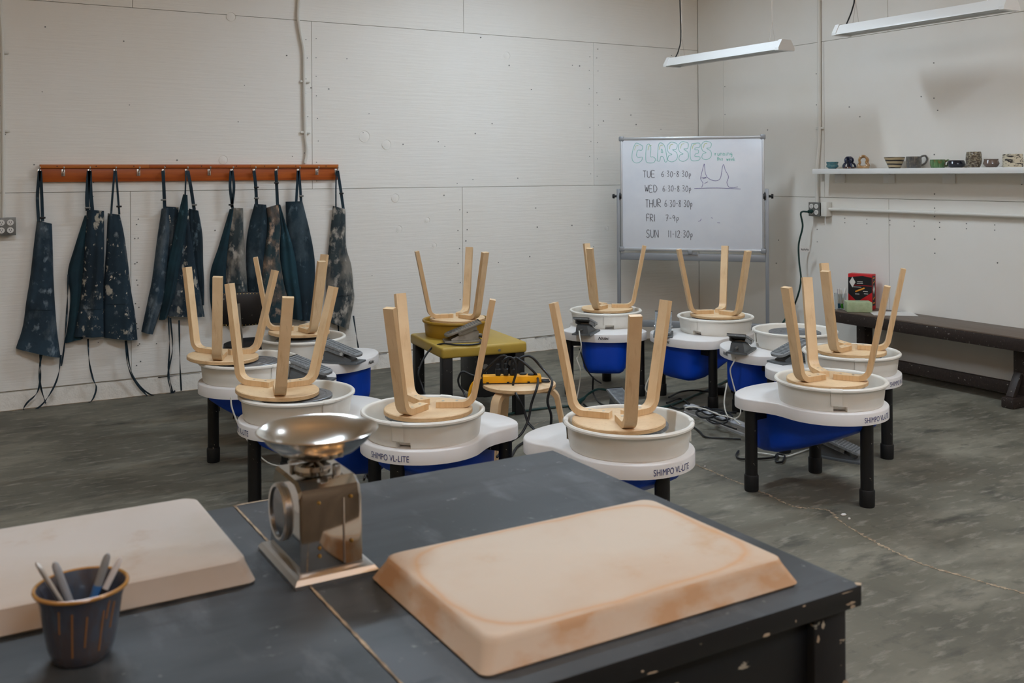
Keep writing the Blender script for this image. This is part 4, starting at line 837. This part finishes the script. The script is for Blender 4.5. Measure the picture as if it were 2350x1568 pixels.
def pedal(p, head, label, tilt=17, metal=False):
    t = thing('foot_pedal', label, 'foot pedal', p, (0, 0, rz(head)), 'wheel foot pedals')
    a = ob('base_plate', plate_m, t); b = ob('pedal_body', pbody_m, t); c = ob('treadle', tread_m, t, (-.004, 0, .078), (0, radians(tilt), 0)); ob('grip_ribs', ribs_m, c)
    ob('pivot_pin', piv_m, t, (.02, 0, .056)); ob('cable_boot', boot_m, t, (-.099, 0, .036))
    if metal:
        for o in (a, b, c):
            o.data = o.data.copy(); o.data.materials.clear(); o.data.materials.append(M['dullsteel'])
    return t
ZT = .4325
pedal((-2.428,-1.673,0.432), 68, 'grey foot pedal on the wheel left of the whiteboard')
pedal((-2.045,-2.711,0.432), 62, 'grey foot pedal on the wheel with the empty pan')
pedal((-2.061,-2.011,0.432), -100, 'grey foot pedal facing forward on the wheel before the whiteboard', 30)
pedal((-2.050,-3.091,0.432), -150, 'grey ribbed foot pedal resting on the wheel nearest the bench')
pedal((-4.157,-1.780,0.432), -18, 'grey foot pedal in side view on the farthest left wheel')
pedal((-4.474,-2.162,0.432), -18, 'grey foot pedal on the middle wheel of the left row')
pedal((-3.317,-1.607,0.449), 192, 'dull metal foot pedal on the mustard wheel', 20, True)
pedal((-2.090,-3.488,0.000), -38, 'grey ribbed foot pedal on the floor under the right-hand wheel')
pedal((-2.426,-2.055,0.000), -70, 'grey ribbed foot pedal on the floor behind the middle wheel')

# ------------------------------------------------------------------ power strip and cords
ps = thing('power_strip', 'yellow power strip crowded with black plugs on the upright stool', 'power strip', (us[0]-.03, us[1]+.02, .4590), (0, 0, rz(3)))
put('case', MB().bbox((0, 0, .019), (.285, .062, .036), .004), 'yellow', ps)
put('base_rim', MB().bbox((0, 0, .002), (.288, .066, .004), .001), 'black', ps)
for x in (-.12, -.02, .08, .125): put('clip', MB().box((x, -.0335, .006), (.012, .004, .008)), 'black', ps, smooth=0)
pg = MB().bbox((0, 0, .018), (.026, .034, .034), .006).cyl((0, 0, .034), (0, 0, .056), .010, .008).mesh('plug', 'black')
for (x, y) in ((-.068, -.008), (-.030, -.006), (.002, -.010), (.008, .018)): ob('plug', pg, ps, (x, y, .037))
sm = MB().lathe([(0, 0), (.018, 0), (.019, .003), (.014, .007), (0, .008)], 18).mesh('socket_cover', 'black')
for (x, y) in ((.055, .01), (.095, -.008)): ob('socket_cover', sm, ps, (x, y, .037))
for dy in (-.016, .018): put('hanging_loop', MB().tube([(.165+.018*cos(a), dy+.012*sin(a), .006) for a in [2*pi*i/16 for i in range(17)]], .004), 'black', ps)
CB = 'black cords hanging from the power strip'
cord('power_lead', [(-3.767,-2.887,0.535),(-3.760,-2.892,0.577),(-3.738,-2.905,0.594),(-3.716,-2.917,0.577),(-3.710,-2.922,0.518),(-3.722,-2.914,0.457),(-3.778,-3.044,0.440),(-3.750,-3.060,0.374),(-3.743,-3.087,0.318),(-3.733,-3.140,0.283),(-3.725,-3.202,0.200),(-3.678,-3.172,0.024)], .0062, 'blackcord', 'black cord looping over the front of the power strip to the floor', CB)
cord('power_lead', [(-3.711,-2.874,0.527),(-3.700,-2.881,0.578),(-3.674,-2.896,0.575),(-3.620,-2.928,0.522),(-3.598,-2.941,0.484),(-3.686,-3.075,0.472),(-3.718,-3.079,0.404),(-3.743,-3.087,0.328),(-3.792,-3.105,0.275),(-3.854,-3.115,0.250),(-3.939,-3.134,0.196)], .0062, 'blackcord', 'black cord crossing from the strip behind the wheel lobe', CB)
cord('power_lead', [(-3.679,-2.870,0.527),(-3.668,-2.877,0.570),(-3.640,-2.893,0.587),(-3.609,-2.911,0.580),(-3.569,-2.935,0.529),(-3.579,-3.022,0.500),(-3.624,-3.111,0.492),(-3.649,-3.119,0.445),(-3.653,-3.117,0.404),(-3.639,-3.125,0.343),(-3.645,-3.122,0.271),(-3.699,-3.160,0.146)], .0062, 'blackcord', 'black cord arching off the right end of the strip', CB)
cord('power_lead', [(-3.713,-2.827,0.523),(-3.702,-2.833,0.575),(-3.731,-2.816,0.584),(-3.777,-2.789,0.541),(-3.807,-2.748,0.486),(-3.829,-2.735,0.426),(-3.841,-2.728,0.340),(-3.821,-2.717,0.163)], .0062, 'blackcord', 'black cord arching left from the strip past the stool', CB)
cord('power_lead', [(-3.562,-2.614,0.008),(-3.436,-2.461,0.008),(-3.334,-2.382,0.008),(-3.195,-2.318,0.008),(-3.039,-2.304,0.008)], .0062, 'blackcord', 'short black cord on the floor between the two near wheels')
cord('power_lead', [(-3.587,-2.413,0.391),(-3.653,-2.375,0.405),(-3.699,-2.348,0.426),(-3.719,-2.336,0.391),(-3.715,-2.338,0.352),(-3.691,-2.352,0.305),(-3.711,-2.456,0.202),(-3.649,-2.435,0.005)], .0058, 'blackcord', 'black cord loop in front of the mustard wheel')
cord('power_lead', [(-3.840,-2.810,0.492),(-3.859,-2.799,0.479),(-3.879,-2.787,0.452),(-3.890,-2.780,0.407),(-3.894,-2.778,0.314),(-3.890,-2.781,0.081)], .0072, 'yellowcord', 'yellow supply cord leaving the left end of the strip')
cord('pedal_lead', [(-3.237,-1.685,0.485), (-3.226,-1.716,0.475), (-3.295,-1.781,0.456), (-3.423,-1.754,0.456), (-3.483,-1.676,0.458), (-3.515,-1.585,0.419), (-3.604,-1.649,0.363), (-3.648,-1.681,0.295), (-3.630,-1.691,0.225), (-3.614,-1.842,0.010)], .0058, 'blackcord', 'black cord trailing off the mustard wheel from its metal pedal')
cord('pedal_lead', [(-2.564,-1.786,0.471),(-2.605,-1.855,0.442),(-2.615,-1.883,0.392),(-2.604,-1.832,0.320),(-2.611,-1.828,0.301),(-2.592,-1.839,0.231),(-2.569,-1.794,0.138),(-2.584,-1.786,0.043)], .004, 'whitecord', 'thin white pedal cord down the wheel left of the whiteboard')
cord('pedal_lead', [(-2.055,-2.678,0.413),(-2.138,-2.745,0.386),(-2.156,-2.734,0.336),(-2.143,-2.742,0.260),(-2.157,-2.792,0.183),(-2.211,-2.876,0.132),(-2.232,-2.863,0.095),(-2.274,-2.839,0.108),(-2.256,-2.791,0.170),(-2.208,-2.761,0.271)], .004, 'whitecord', 'thin white pedal cord looping below the wheel with the empty pan')
cord('pedal_lead', [(-2.195,-2.131,0.376),(-2.306,-2.239,0.362),(-2.323,-2.230,0.269),(-2.355,-2.210,0.189),(-2.360,-2.208,0.146),(-2.333,-2.224,0.127),(-2.309,-2.238,0.156),(-2.311,-2.236,0.242),(-2.286,-2.193,0.313)], .004, 'whitecord', 'thin white cord loop beside the wheel before the whiteboard')
cord('pedal_lead', [(-4.910,-2.273,0.419),(-4.906,-2.275,0.371),(-4.883,-2.288,0.298),(-4.853,-2.306,0.235),(-4.812,-2.330,0.162),(-4.758,-2.362,0.105),(-4.696,-2.399,0.088),(-4.642,-2.430,0.105),(-4.579,-2.468,0.140)], .004, 'whitecord', 'thin white cord hanging under the left row of wheels')
cord('pedal_lead', [(-2.483,-1.671,0.334),(-2.447,-1.692,0.206),(-2.405,-1.717,0.140),(-2.361,-1.743,0.105)], .005, 'blackcord', 'black cord slanting under the blue housing left of the whiteboard')
# green extension cord from the wall outlet across the floor
gx = thing('extension_lead', 'dark green extension cord dropping from the outlet and crossing the floor', 'cord', (0, 0, 0))
put('cable', MB().tube(spline([(-.105, -1.425, 1.165), (-.145, -1.385, 1.155)] + [(-0.120,-1.379,1.045),(-0.120,-1.337,0.903),(-0.120,-1.340,0.763),(-0.120,-1.358,0.625),(-0.120,-1.329,0.499),(-0.120,-1.263,0.369)] + [(-0.959,-1.988,0.429), (-0.221,-1.056,0.030), (-1.091,-1.649,0.010), (-1.759,-1.989,0.010), (-2.195,-2.163,0.012), (-2.355,-2.104,0.020), (-2.313,-1.891,0.020), (-2.313,-1.781,0.050), (-2.351,-1.703,0.060), (-2.443,-1.719,0.045), (-2.531,-1.778,0.030)], 8), .0075), 'greencord', gx)
put('plug', MB().cyl((-.066, -1.425, 1.165), (-.105, -1.425, 1.165), .018, .012), 'greencord', gx)
put('socket_end', MB().tube([(-2.512,-1.760,0.030), (-2.632,-1.846,0.025), (-2.694,-1.879,0.020)], .02, 10, [.012, .022, .02]), 'greencord', gx)
tg = put('cord_tag', MB().bbox((0, 0, 0), (.0016, .075, .038), .0005, seg=1), 'paper', gx, (-0.120,-1.401,0.862), (0, 0, rz(80)))
tx = MB()
for k in range(9): tx.box((-.0012, -.026+.0065*k, .002*((k*7) % 3-1)), (.0004, .0035, .014))
put('tag_print', tx, 'inkb', tg, smooth=0)
cord('extension_lead', [(-2.664,-1.815,0.009),(-2.738,-1.797,0.009),(-2.903,-1.776,0.009),(-3.052,-1.790,0.009),(-3.187,-1.809,0.009),(-3.345,-1.824,0.009),(-3.570,-1.923,0.009)], .0075, 'greencord', 'dark green cord running along the floor beneath the upright stool')
cord('power_lead', [(-2.350,-1.633,0.128)]+[(-2.337,-1.619,0.008),(-2.463,-1.907,0.008),(-2.345,-1.910,0.008),(-2.045,-1.644,0.008),(-1.847,-1.519,0.008)], .006, 'blackcord', 'black cord curving over the floor under the wheel left of the whiteboard')
cord('power_lead', [(-2.560,-1.829,0.010),(-2.586,-1.924,0.010),(-2.517,-1.912,0.010),(-2.502,-2.030,0.010)], .006, 'blackcord', 'short black plug lead beside the green connector')
cord('power_lead', [(-2.004,-1.995,0.020),(-1.844,-1.913,0.020),(-1.735,-1.918,0.020),(-1.648,-2.035,0.020),(-1.593,-2.038,0.020)], .006, 'blackcord', 'black cord arching on the floor before the whiteboard')
tag(put('plug_adapter', MB().lathe([(0, 0), (.034, .004), (.042, .03), (.036, .052), (0, .06)], 14), 'black', None, (-1.597,-2.038,0.000)), 'round black plug adapter on the floor by the wheel leg', 'plug')
r2 = random.Random(21)
tgl = [((1610, 940), 'upper'), ((1645, 952), 'middle'), ((1680, 962), 'lower'), ((1560, 918), 'far')]
for (c0, nm) in tgl: pass
cord('power_lead', [(-2.091,-2.078,0.010),(-1.940,-2.027,0.010),(-2.013,-2.197,0.010),(-2.120,-2.241,0.010),(-2.106,-2.139,0.010),(-1.957,-2.090,0.010),(-2.043,-2.315,0.010),(-1.990,-2.415,0.010),(-1.900,-2.510,0.010)], .006, 'blackcord', 'tangled black cord behind the middle wheel, nearest the whiteboard')
cord('power_lead', [(-2.244,-2.468,0.066),(-2.119,-2.481,0.066),(-2.221,-2.671,0.066),(-2.306,-2.655,0.066),(-2.236,-2.537,0.066),(-2.090,-2.564,0.066),(-2.135,-2.724,0.066),(-2.248,-2.774,0.066),(-2.221,-2.671,0.066),(-2.040,-2.659,0.066)], .006, 'blackcord', 'tangled black cord lying over the aluminium channel')
cord('power_lead', [(-2.274,-2.483,0.078),(-2.233,-2.534,0.078),(-2.265,-2.665,0.078),(-2.187,-2.689,0.078),(-2.281,-2.845,0.078),(-2.370,-2.836,0.078),(-2.334,-2.742,0.078),(-2.353,-2.992,0.078)], .005, 'blackcord', 'upper coil of the black cord tangle by the wheel leg')
cord('power_lead', [(-2.294,-2.495,0.088),(-2.240,-2.503,0.088),(-2.218,-2.593,0.088),(-2.240,-2.729,0.088),(-2.233,-2.829,0.088),(-2.294,-2.964,0.088)], .0045, 'whitecord', 'thin pale cord draped over the black cord tangle')
cord('power_lead', [(-2.320,-2.575,0.008),(-2.375,-2.714,0.008),(-2.425,-2.826,0.008),(-2.362,-2.898,0.008),(-2.293,-2.962,0.008)], .005, 'blackcord', 'thin black cord on the floor in front of the aluminium channel')
cord('power_lead', [(-2.471,-3.133,0.010),(-2.538,-3.188,0.010),(-2.563,-3.247,0.010),(-2.487,-3.293,0.010),(-2.403,-3.317,0.010),(-2.338,-3.283,0.010),(-2.332,-3.324,0.010),(-2.422,-3.396,0.010),(-2.439,-3.368,0.010),(-2.347,-3.296,0.010)], .0055, 'blackcord', 'black cord coil under the blue housing of the nearest right wheel')
cord('power_lead', [(-2.424,-3.191,0.010),(-2.386,-3.253,0.010),(-2.344,-3.335,0.010),(-2.239,-3.325,0.010),(-2.086,-3.303,0.010),(-2.113,-3.402,0.010)], .004, 'whitecord', 'thin pale cord reaching the pedal under the nearest right wheel')
cord('power_lead', [(-4.343,-2.548,0.008),(-4.292,-2.456,0.008),(-4.312,-2.550,0.008),(-4.308,-2.648,0.008)], .005, 'blackcord', 'short black cord end on the floor behind the chrome scale')
# aluminium channel
p0, p1 = Vector((-2.121,-2.324,0.000)), Vector((-2.184,-2.951,0.000))
d = (p1-p0); Ln = d.length; al = thing('metal_channel', 'aluminium channel lying on the floor under the cords', 'rail', tuple((p0+p1)/2), (0, 0, atan2(d.y, d.x)))
sec = [(-.036, 0), (.036, 0), (.036, .012), (.031, .016), (.031, .034), (.036, .038), (.036, .052), (.016, .056), (.012, .050), (-.012, .050), (-.016, .056), (-.036, .052), (-.036, .038), (-.031, .034), (-.031, .016), (-.036, .012)]
k = len(sec)
put('profile', MB().add([(x, y, z) for x in (-Ln/2, Ln/2) for (y, z) in sec], [(i, (i+1) % k, k+(i+1) % k, k+i) for i in range(k)]+[tuple(range(k)), tuple(range(k, 2*k))]), 'alu', al, smooth=0)
put('label_sticker', MB().box((.18, -.0314, .025), (.05, .0006, .02)), 'paper', al, smooth=0)

# ------------------------------------------------------------------ black work tables
ZTB = .86
def worktable(x0, x1, y0, y1, label):
    t = thing('work_table', label, 'table', ((x0+x1)/2, (y0+y1)/2, 0), (0, 0, 0), 'black work tables'); w_, d_ = x1-x0, y1-y0
    tp = put('table_top', MB().bbox((0, 0, ZTB-.016), (w_, d_, .032), .003), 'slate', t)
    tp.data.materials.append(M['tblack'])
    for f in tp.data.polygons:
        if abs(f.normal.z) < .5: f.material_index = 1
    for sx in (-1, 1):
        for sy in (-1, 1): put('leg', MB().bbox((sx*(w_/2-.05), sy*(d_/2-.05), (ZTB-.032)/2), (.068, .068, ZTB-.032), .004), 'tblack', t)
    for sy in (-1, 1): put('apron_rail', MB().bbox((0, sy*(d_/2-.045), ZTB-.09), (w_-.168, .028, .116), .003), 'tblack', t)
    for sx in (-1, 1): put('apron_rail', MB().bbox((sx*(w_/2-.045), 0, ZTB-.09), (.028, d_-.168, .116), .003), 'tblack', t)
    return t
worktable(-5.661, -4.950, -6.030, -5.175, 'worn black work table under the tan plaster slab')
worktable(-6.620, -5.664, -6.030, -5.178, 'worn black work table at the lower left under the pale slab')
r2 = random.Random(17); vs = []
for i in range(61):
    y = -6.028+.85*i/60; wv = .0012+.0016*r2.random()
    vs += [(-5.6625-wv, y, ZTB+.0006), (-5.6625+wv, y, ZTB+.0006)]
tb = [o for o in C.objects if o.name.startswith('work_table')][0]
jn = put('clay_line', MB().add([(x-tb.location.x, y-tb.location.y, z) for x, y, z in vs], [(2*i, 2*i+1, 2*i+3, 2*i+2) for i in range(60)]), 'crack', tb, smooth=0)
def chip(c, w_, h_, ax, sd):
    # flake of missing paint, an irregular thin patch; ax = face it lies on
    q = random.Random(sd); n = 9; pts = []
    for i in range(n):
        a_ = 2*pi*i/n; r_ = q.uniform(.55, 1.0); pts.append((w_*r_*cos(a_), h_*r_*sin(a_)))
    if ax == 'y': v3 = [(c[0]+a_, c[1], c[2]+b_) for a_, b_ in pts]
    elif ax == 'x': v3 = [(c[0], c[1]+a_, c[2]+b_) for a_, b_ in pts]
    else: v3 = [(c[0]+a_, c[1]+b_, c[2]) for a_, b_ in pts]
    put('paint_chip', MB().add(v3, [tuple(range(n))]), 'chipwood', tb, smooth=0)
M['chipwood'] = mat('bare_wood_chip', (188, 170, 146), .8, var=[(60, I3, .45, .7, (140, 120, 98))])
hx, hy = .3555, .4275
for k in range(10): chip((r2.uniform(-.25, hx-.01), -hy-.0006, ZTB-r2.choice((.004, .012, .022, .028))), r2.uniform(.002, .016), r2.uniform(.0008, .0032), 'y', 30+k)
for k in range(7): chip((hx-.05+r2.uniform(-.03, .03), -hy+.0155, r2.uniform(.55, .82)), r2.uniform(.002, .006), r2.uniform(.002, .009), 'y', 60+k)
chip((hx-.04, -hy+.0154, .675), .022, .028, 'y', 91); chip((hx-.02, -hy+.0154, .70), .012, .02, 'y', 92); chip((hx-.004, -hy+.004, ZTB+.0006), .007, .008, 'z', 93)
chip((-hx+.03, hy-.003, ZTB+.0006), .05, .004, 'z', 94); chip((-.1, -hy+.0305, .80), .03, .006, 'y', 95); chip((.02, -hy+.0305, .785), .008, .004, 'y', 96)
def slab(name, x0, x1, y0, y1, h_, ins, m, label):
    t = thing(name, label, 'slab', ((x0+x1)/2, (y0+y1)/2, ZTB), (0, 0, 0)); a, b = (x1-x0)/2, (y1-y0)/2
    def rr_(a_, b_, r): return [(sx*(a_-r)+r*cos(t0+q), sy*(b_-r)+r*sin(t0+q)) for (sx, sy, t0) in ((1, 1, 0), (-1, 1, pi/2), (-1, -1, pi), (1, -1, 1.5*pi)) for q in [pi/2*i/6 for i in range(7)]]
    lv = [(a-.003, b-.003, .014, 0), (a, b, .014, .004), (a-ins*.8, b-ins*.8, .02, h_-.010), (a-ins+.001, b-ins+.001, .021, h_-.003), (a-ins-.005, b-ins-.005, .021, h_)]
    vs = []; n = 28
    for (aa, bb, r, z) in lv: vs += [(x, y, z) for x, y in rr_(aa, bb, r)]
    fs = [(q*n+i, q*n+(i+1) % n, (q+1)*n+(i+1) % n, (q+1)*n+i) for q in range(len(lv)-1) for i in range(n)]+[tuple(range(n-1, -1, -1)), tuple(range((len(lv)-1)*n, len(lv)*n))]
    put('block', MB().add(vs, fs), m, t, smooth=50); return t
def ring_stain(m, a, b):
    """brownish tide mark following the rim of the slab's top, as dried slip leaves it"""
    N = m.node_tree.nodes; K = m.node_tree.links; bs = N['Principled BSDF']; src = bs.inputs['Base Color'].links[0].from_socket
    tc = N.new('ShaderNodeTexCoord'); nz = N.new('ShaderNodeTexNoise'); nz.inputs['Scale'].default_value = 7; nz.inputs['Detail'].default_value = 5; K.new(tc.outputs['Object'], nz.inputs['Vector'])
    sp = N.new('ShaderNodeSeparateXYZ'); K.new(tc.outputs['Object'], sp.inputs[0])
    def mth(op, x, y=None):
        q = N.new('ShaderNodeMath'); q.operation = op
        for i, v_ in enumerate((x, y)):
            if v_ is None: continue
            if isinstance(v_, (int, float)): q.inputs[i].default_value = v_
            else: K.new(v_, q.inputs[i])
        return q.outputs[0]
    # superellipse distance: 1 on the rim
    ex = mth('POWER', mth('ABSOLUTE', mth('DIVIDE', sp.outputs[0], a)), 5.0); ey = mth('POWER', mth('ABSOLUTE', mth('DIVIDE', sp.outputs[1], b)), 4.0)
    d = mth('ADD', mth('POWER', mth('ADD', ex, ey), .22), mth('MULTIPLY', mth('SUBTRACT', nz.outputs['Fac'], .5), .16))
    cr = N.new('ShaderNodeValToRGB'); e = cr.color_ramp.elements; e[0].position = 0; e[0].color = (0, 0, 0, 1); e[1].position = .86; e[1].color = (0, 0, 0, 1)
    for p_, v_ in ((.905, .12), (.935, .62), (.955, .30), (.985, .08), (1.0, .10)):
        q = e.new(p_); q.color = (v_, v_, v_, 1)
    K.new(d, cr.inputs[0])
    mx = N.new('ShaderNodeMix'); mx.data_type = 'RGBA'; K.new(cr.outputs[0], mx.inputs['Factor']); K.new(src, mx.inputs['A']); mx.inputs['B'].default_value = lin((206, 152, 96))
    # rusty slip runs dried on the slab's sides
    mp = N.new('ShaderNodeMapping'); mp.inputs['Scale'].default_value = (1, 1, 2.2); K.new(tc.outputs['Object'], mp.inputs[0])
    n2 = N.new('ShaderNodeTexNoise'); n2.inputs['Scale'].default_value = 11; n2.inputs['Detail'].default_value = 6; K.new(mp.outputs[0], n2.inputs['Vector'])
    ge = N.new('ShaderNodeNewGeometry'); sn = N.new('ShaderNodeSeparateXYZ'); K.new(ge.outputs['Normal'], sn.inputs[0])
    fac = N.new('ShaderNodeMapRange'); fac.inputs[1].default_value = .44; fac.inputs[2].default_value = .60; fac.inputs[4].default_value = .6; K.new(n2.outputs['Fac'], fac.inputs[0])
    side = mth('LESS_THAN', sn.outputs[2], .8)
    m2 = N.new('ShaderNodeMix'); m2.data_type = 'RGBA'; K.new(mth('MULTIPLY', fac.outputs[0], side), m2.inputs['Factor']); K.new(mx.outputs['Result'], m2.inputs['A']); m2.inputs['B'].default_value = lin((190, 136, 80))
    K.new(m2.outputs['Result'], bs.inputs['Base Color'])
ring_stain(M['plaster1'], .262, .166)
slab('plaster_slab', -5.574, -5.030, -5.984, -5.624, .040, .017, 'plaster1', 'tan orange-stained plaster slab on the right-hand black table')
slab('plaster_slab', -6.330, -5.728, -5.554, -5.188, .038, .013, 'plaster2', 'pale plaster slab at the lower left behind the pen cup')

# ------------------------------------------------------------------ kitchen scale
sc = thing('kitchen_scale', 'chrome kitchen scale with a round weighing bowl between the plaster slabs', 'scale', (-5.621, -5.515, ZTB))
bs_ = MB(); lv = [(.066, .096, 0), (.067, .097, .006), (.062, .092, .013), (.057, .086, .015)]
vs = []
for (a, b, z) in lv: vs += [(-a, -b, z), (a, -b, z), (a, b, z), (-a, b, z)]
bs_.add(vs, [(q*4+i, q*4+(i+1) % 4, (q+1)*4+(i+1) % 4, (q+1)*4+i) for q in range(3) for i in range(4)]+[(3, 2, 1, 0), (12, 13, 14, 15)])
put('base', bs_, 'steel2', sc, smooth=20)
bd = MB(); R3 = [(-.078, .013), (-.074, .12), (-.068, .138), (-.05, .148), (.05, .148), (.056, .138), (.060, .12), (.078, .013)]
k = len(R3); xs = (-.052, -.047, .043, .048); ins = (.004, 0, 0, .004)
vs = []
for x, i_ in zip(xs, ins):
    for (y, z) in R3: vs.append((x, y*(1-i_*6), z-(i_ if z > .1 else 0)))
bd.add(vs, [(q*k+i, q*k+(i+1) % k, (q+1)*k+(i+1) % k, (q+1)*k+i) for q in range(3) for i in range(k)]+[tuple(range(k)), tuple(range(3*k, 4*k))])
put('body', bd, 'steel', sc, smooth=28)
put('dial_rim', MB().lathe([(0, 0), (.042, 0), (.045, .002), (.045, .007), (.042, .010), (.039, .009), (.039, .005), (0, .005)], 40), 'steel2', sc, (-.050, .018, .084), (0, -pi/2, 0))
put('dial_back', MB().lathe([(0, .006), (.039, .006)], 40), mat('painted_dark_reflection', (28, 28, 28), .12), sc, (-.050, .018, .084), (0, -pi/2, 0))  # dark gloss colour painted in for the reflection on the chrome bulge
for (x, z) in ((-.022, .118), (.030, .120), (-.022, .05), (.030, .052), (-.022, .038)): put('rivet', MB().lathe([(0, 0), (.003, 0), (.0025, .0015), (0, .0025)], 10), 'brass', sc, (x, -.079+(z-.013)*.037, z), (pi/2, 0, 0))
put('front_seam', MB().box((.018, -.0765, .07), (.002, .003, .10), Matrix.Rotation(radians(-2), 3, 'X')), 'steel2', sc, smooth=0)
put('top_dome', MB().lathe([(.030, 0), (.028, .008), (.018, .014), (0, .016)], 24), 'steel', sc, (-.002, .01, .147))
for y in (-.045, .045): put('post', MB().bbox((-.002+(.02 if y < 0 else -.02), y, .154), (.012, .012, .022), .003), 'steel2', sc)
put('cradle', MB().bbox((0, 0, .1645), (.012, .11, .006), .002).bbox((0, 0, .1645), (.09, .012, .006), .002), 'steel2', sc)
put('bowl', MB().lathe([(0, .0), (.035, .001), (.062, .012), (.081, .028), (.090, .041), (.0955, .043), (.097, .0445), (.0955, .046), (.088, .0435), (.079, .030), (.060, .0145), (.034, .0035), (0, .0025)], 56), 'satin', sc, (.003, -.0, .1675), smooth=50)

# ------------------------------------------------------------------ pen cup and tools
cp = (-5.988,-5.663,0.860)
cu = thing('pen_cup', 'blue-brown glazed cup with an ochre rim holding tools on the black table', 'cup', (cp[0], cp[1], ZTB))
gl = glaze('rutile_glaze', (64, 68, 80), [(16, (1, 1, .5), .42, .68, (84, 72, 66)), (30, (1, 1, .35), .50, .72, (70, 86, 104))], .2)
put('body', MB().lathe([(0, 0), (.030, 0), (.036, .004), (.041, .02), (.046, .05), (.0505, .078), (.0545, .088), (.0565, .092), (.0535, .0935), (.0475, .08), (.043, .05), (.038, .02), (.03, .008), (0, .006)], 48), gl, cu, smooth=60)
put('rim', MB().tube([(.0558*cos(a), .0558*sin(a), .0928) for a in [2*pi*i/48 for i in range(49)]], .0026, 8), mat('ochre_glaze', (168, 122, 58), .25, coat=.5), cu)
st = mat('amber_streak', (140, 98, 58), .25, coat=.5)
for (a, z0, z1) in ((-112, .018, .076), (-92, .030, .070), (-68, .02, .072), (-50, .045, .078), (-130, .05, .08), (-60, .06, .085)):
    q = radians(a+0); pr_ = [(.0410, .02), (.046, .05), (.0500, .075), (.052, .085)]
    def rad(z): 
        for (r0, za), (r1, zb) in zip(pr_[:-1], pr_[1:]):
            if z <= zb: return r0+(r1-r0)*(z-za)/(zb-za)
        return pr_[-1][0]
    put('glaze_streak', MB().tube([(rad(z)*cos(q+.008*i)*.998, rad(z)*sin(q+.008*i)*.998, z) for i, z in enumerate([z0+(z1-z0)*j/6 for j in range(7)])], .0012, 6), st, cu)
def tool(p, q, r, m, nm, label, cap=None):
    p, q = Vector(p), Vector(q); o = thing(nm, label, 'tool', tuple(p), (0, 0, 0), 'tools in the pen cup'); d = q-p
    put('shaft', MB().tube([d*0, d*.06, d*.5, d*.9, d*.97, d], r, 10, [r*.5, r*.9, r, r, r*.85, r*.4]), m, o)
    if cap: put('sleeve', MB().tube([d*.35, d*.66], r*1.06, 10), cap, o)
cz = ZTB+.012
tool((cp[0]+.010, cp[1]-.012, cz), (-6.039,-5.646,0.987), .0032, mat('thin_metal_tool', (170, 166, 158), .35, metal=.8), 'needle_tool', 'thin metal tool leaning left in the pen cup')
tool((cp[0]+.006, cp[1]+.006, cz), (-6.017,-5.636,0.979), .0052, mat('grey_pen', (142, 146, 150), .4), 'pen', 'grey pen beside the thin metal tool in the cup')
tool((cp[0]-.004, cp[1]+.004, cz), (-5.955,-5.661,0.986), .0052, mat('silver_pen', (138, 142, 144), .4), 'pen', 'tall grey pen with a blue sleeve in the cup', mat('blue_sleeve', (60, 110, 170), .4))
tool((cp[0]-.010, cp[1]-.006, cz), (-5.939,-5.659,0.977), .0042, mat('white_pen', (206, 204, 204), .4), 'pen', 'short white pen at the right side of the cup', mat('black_grip', (24, 26, 32), .4))
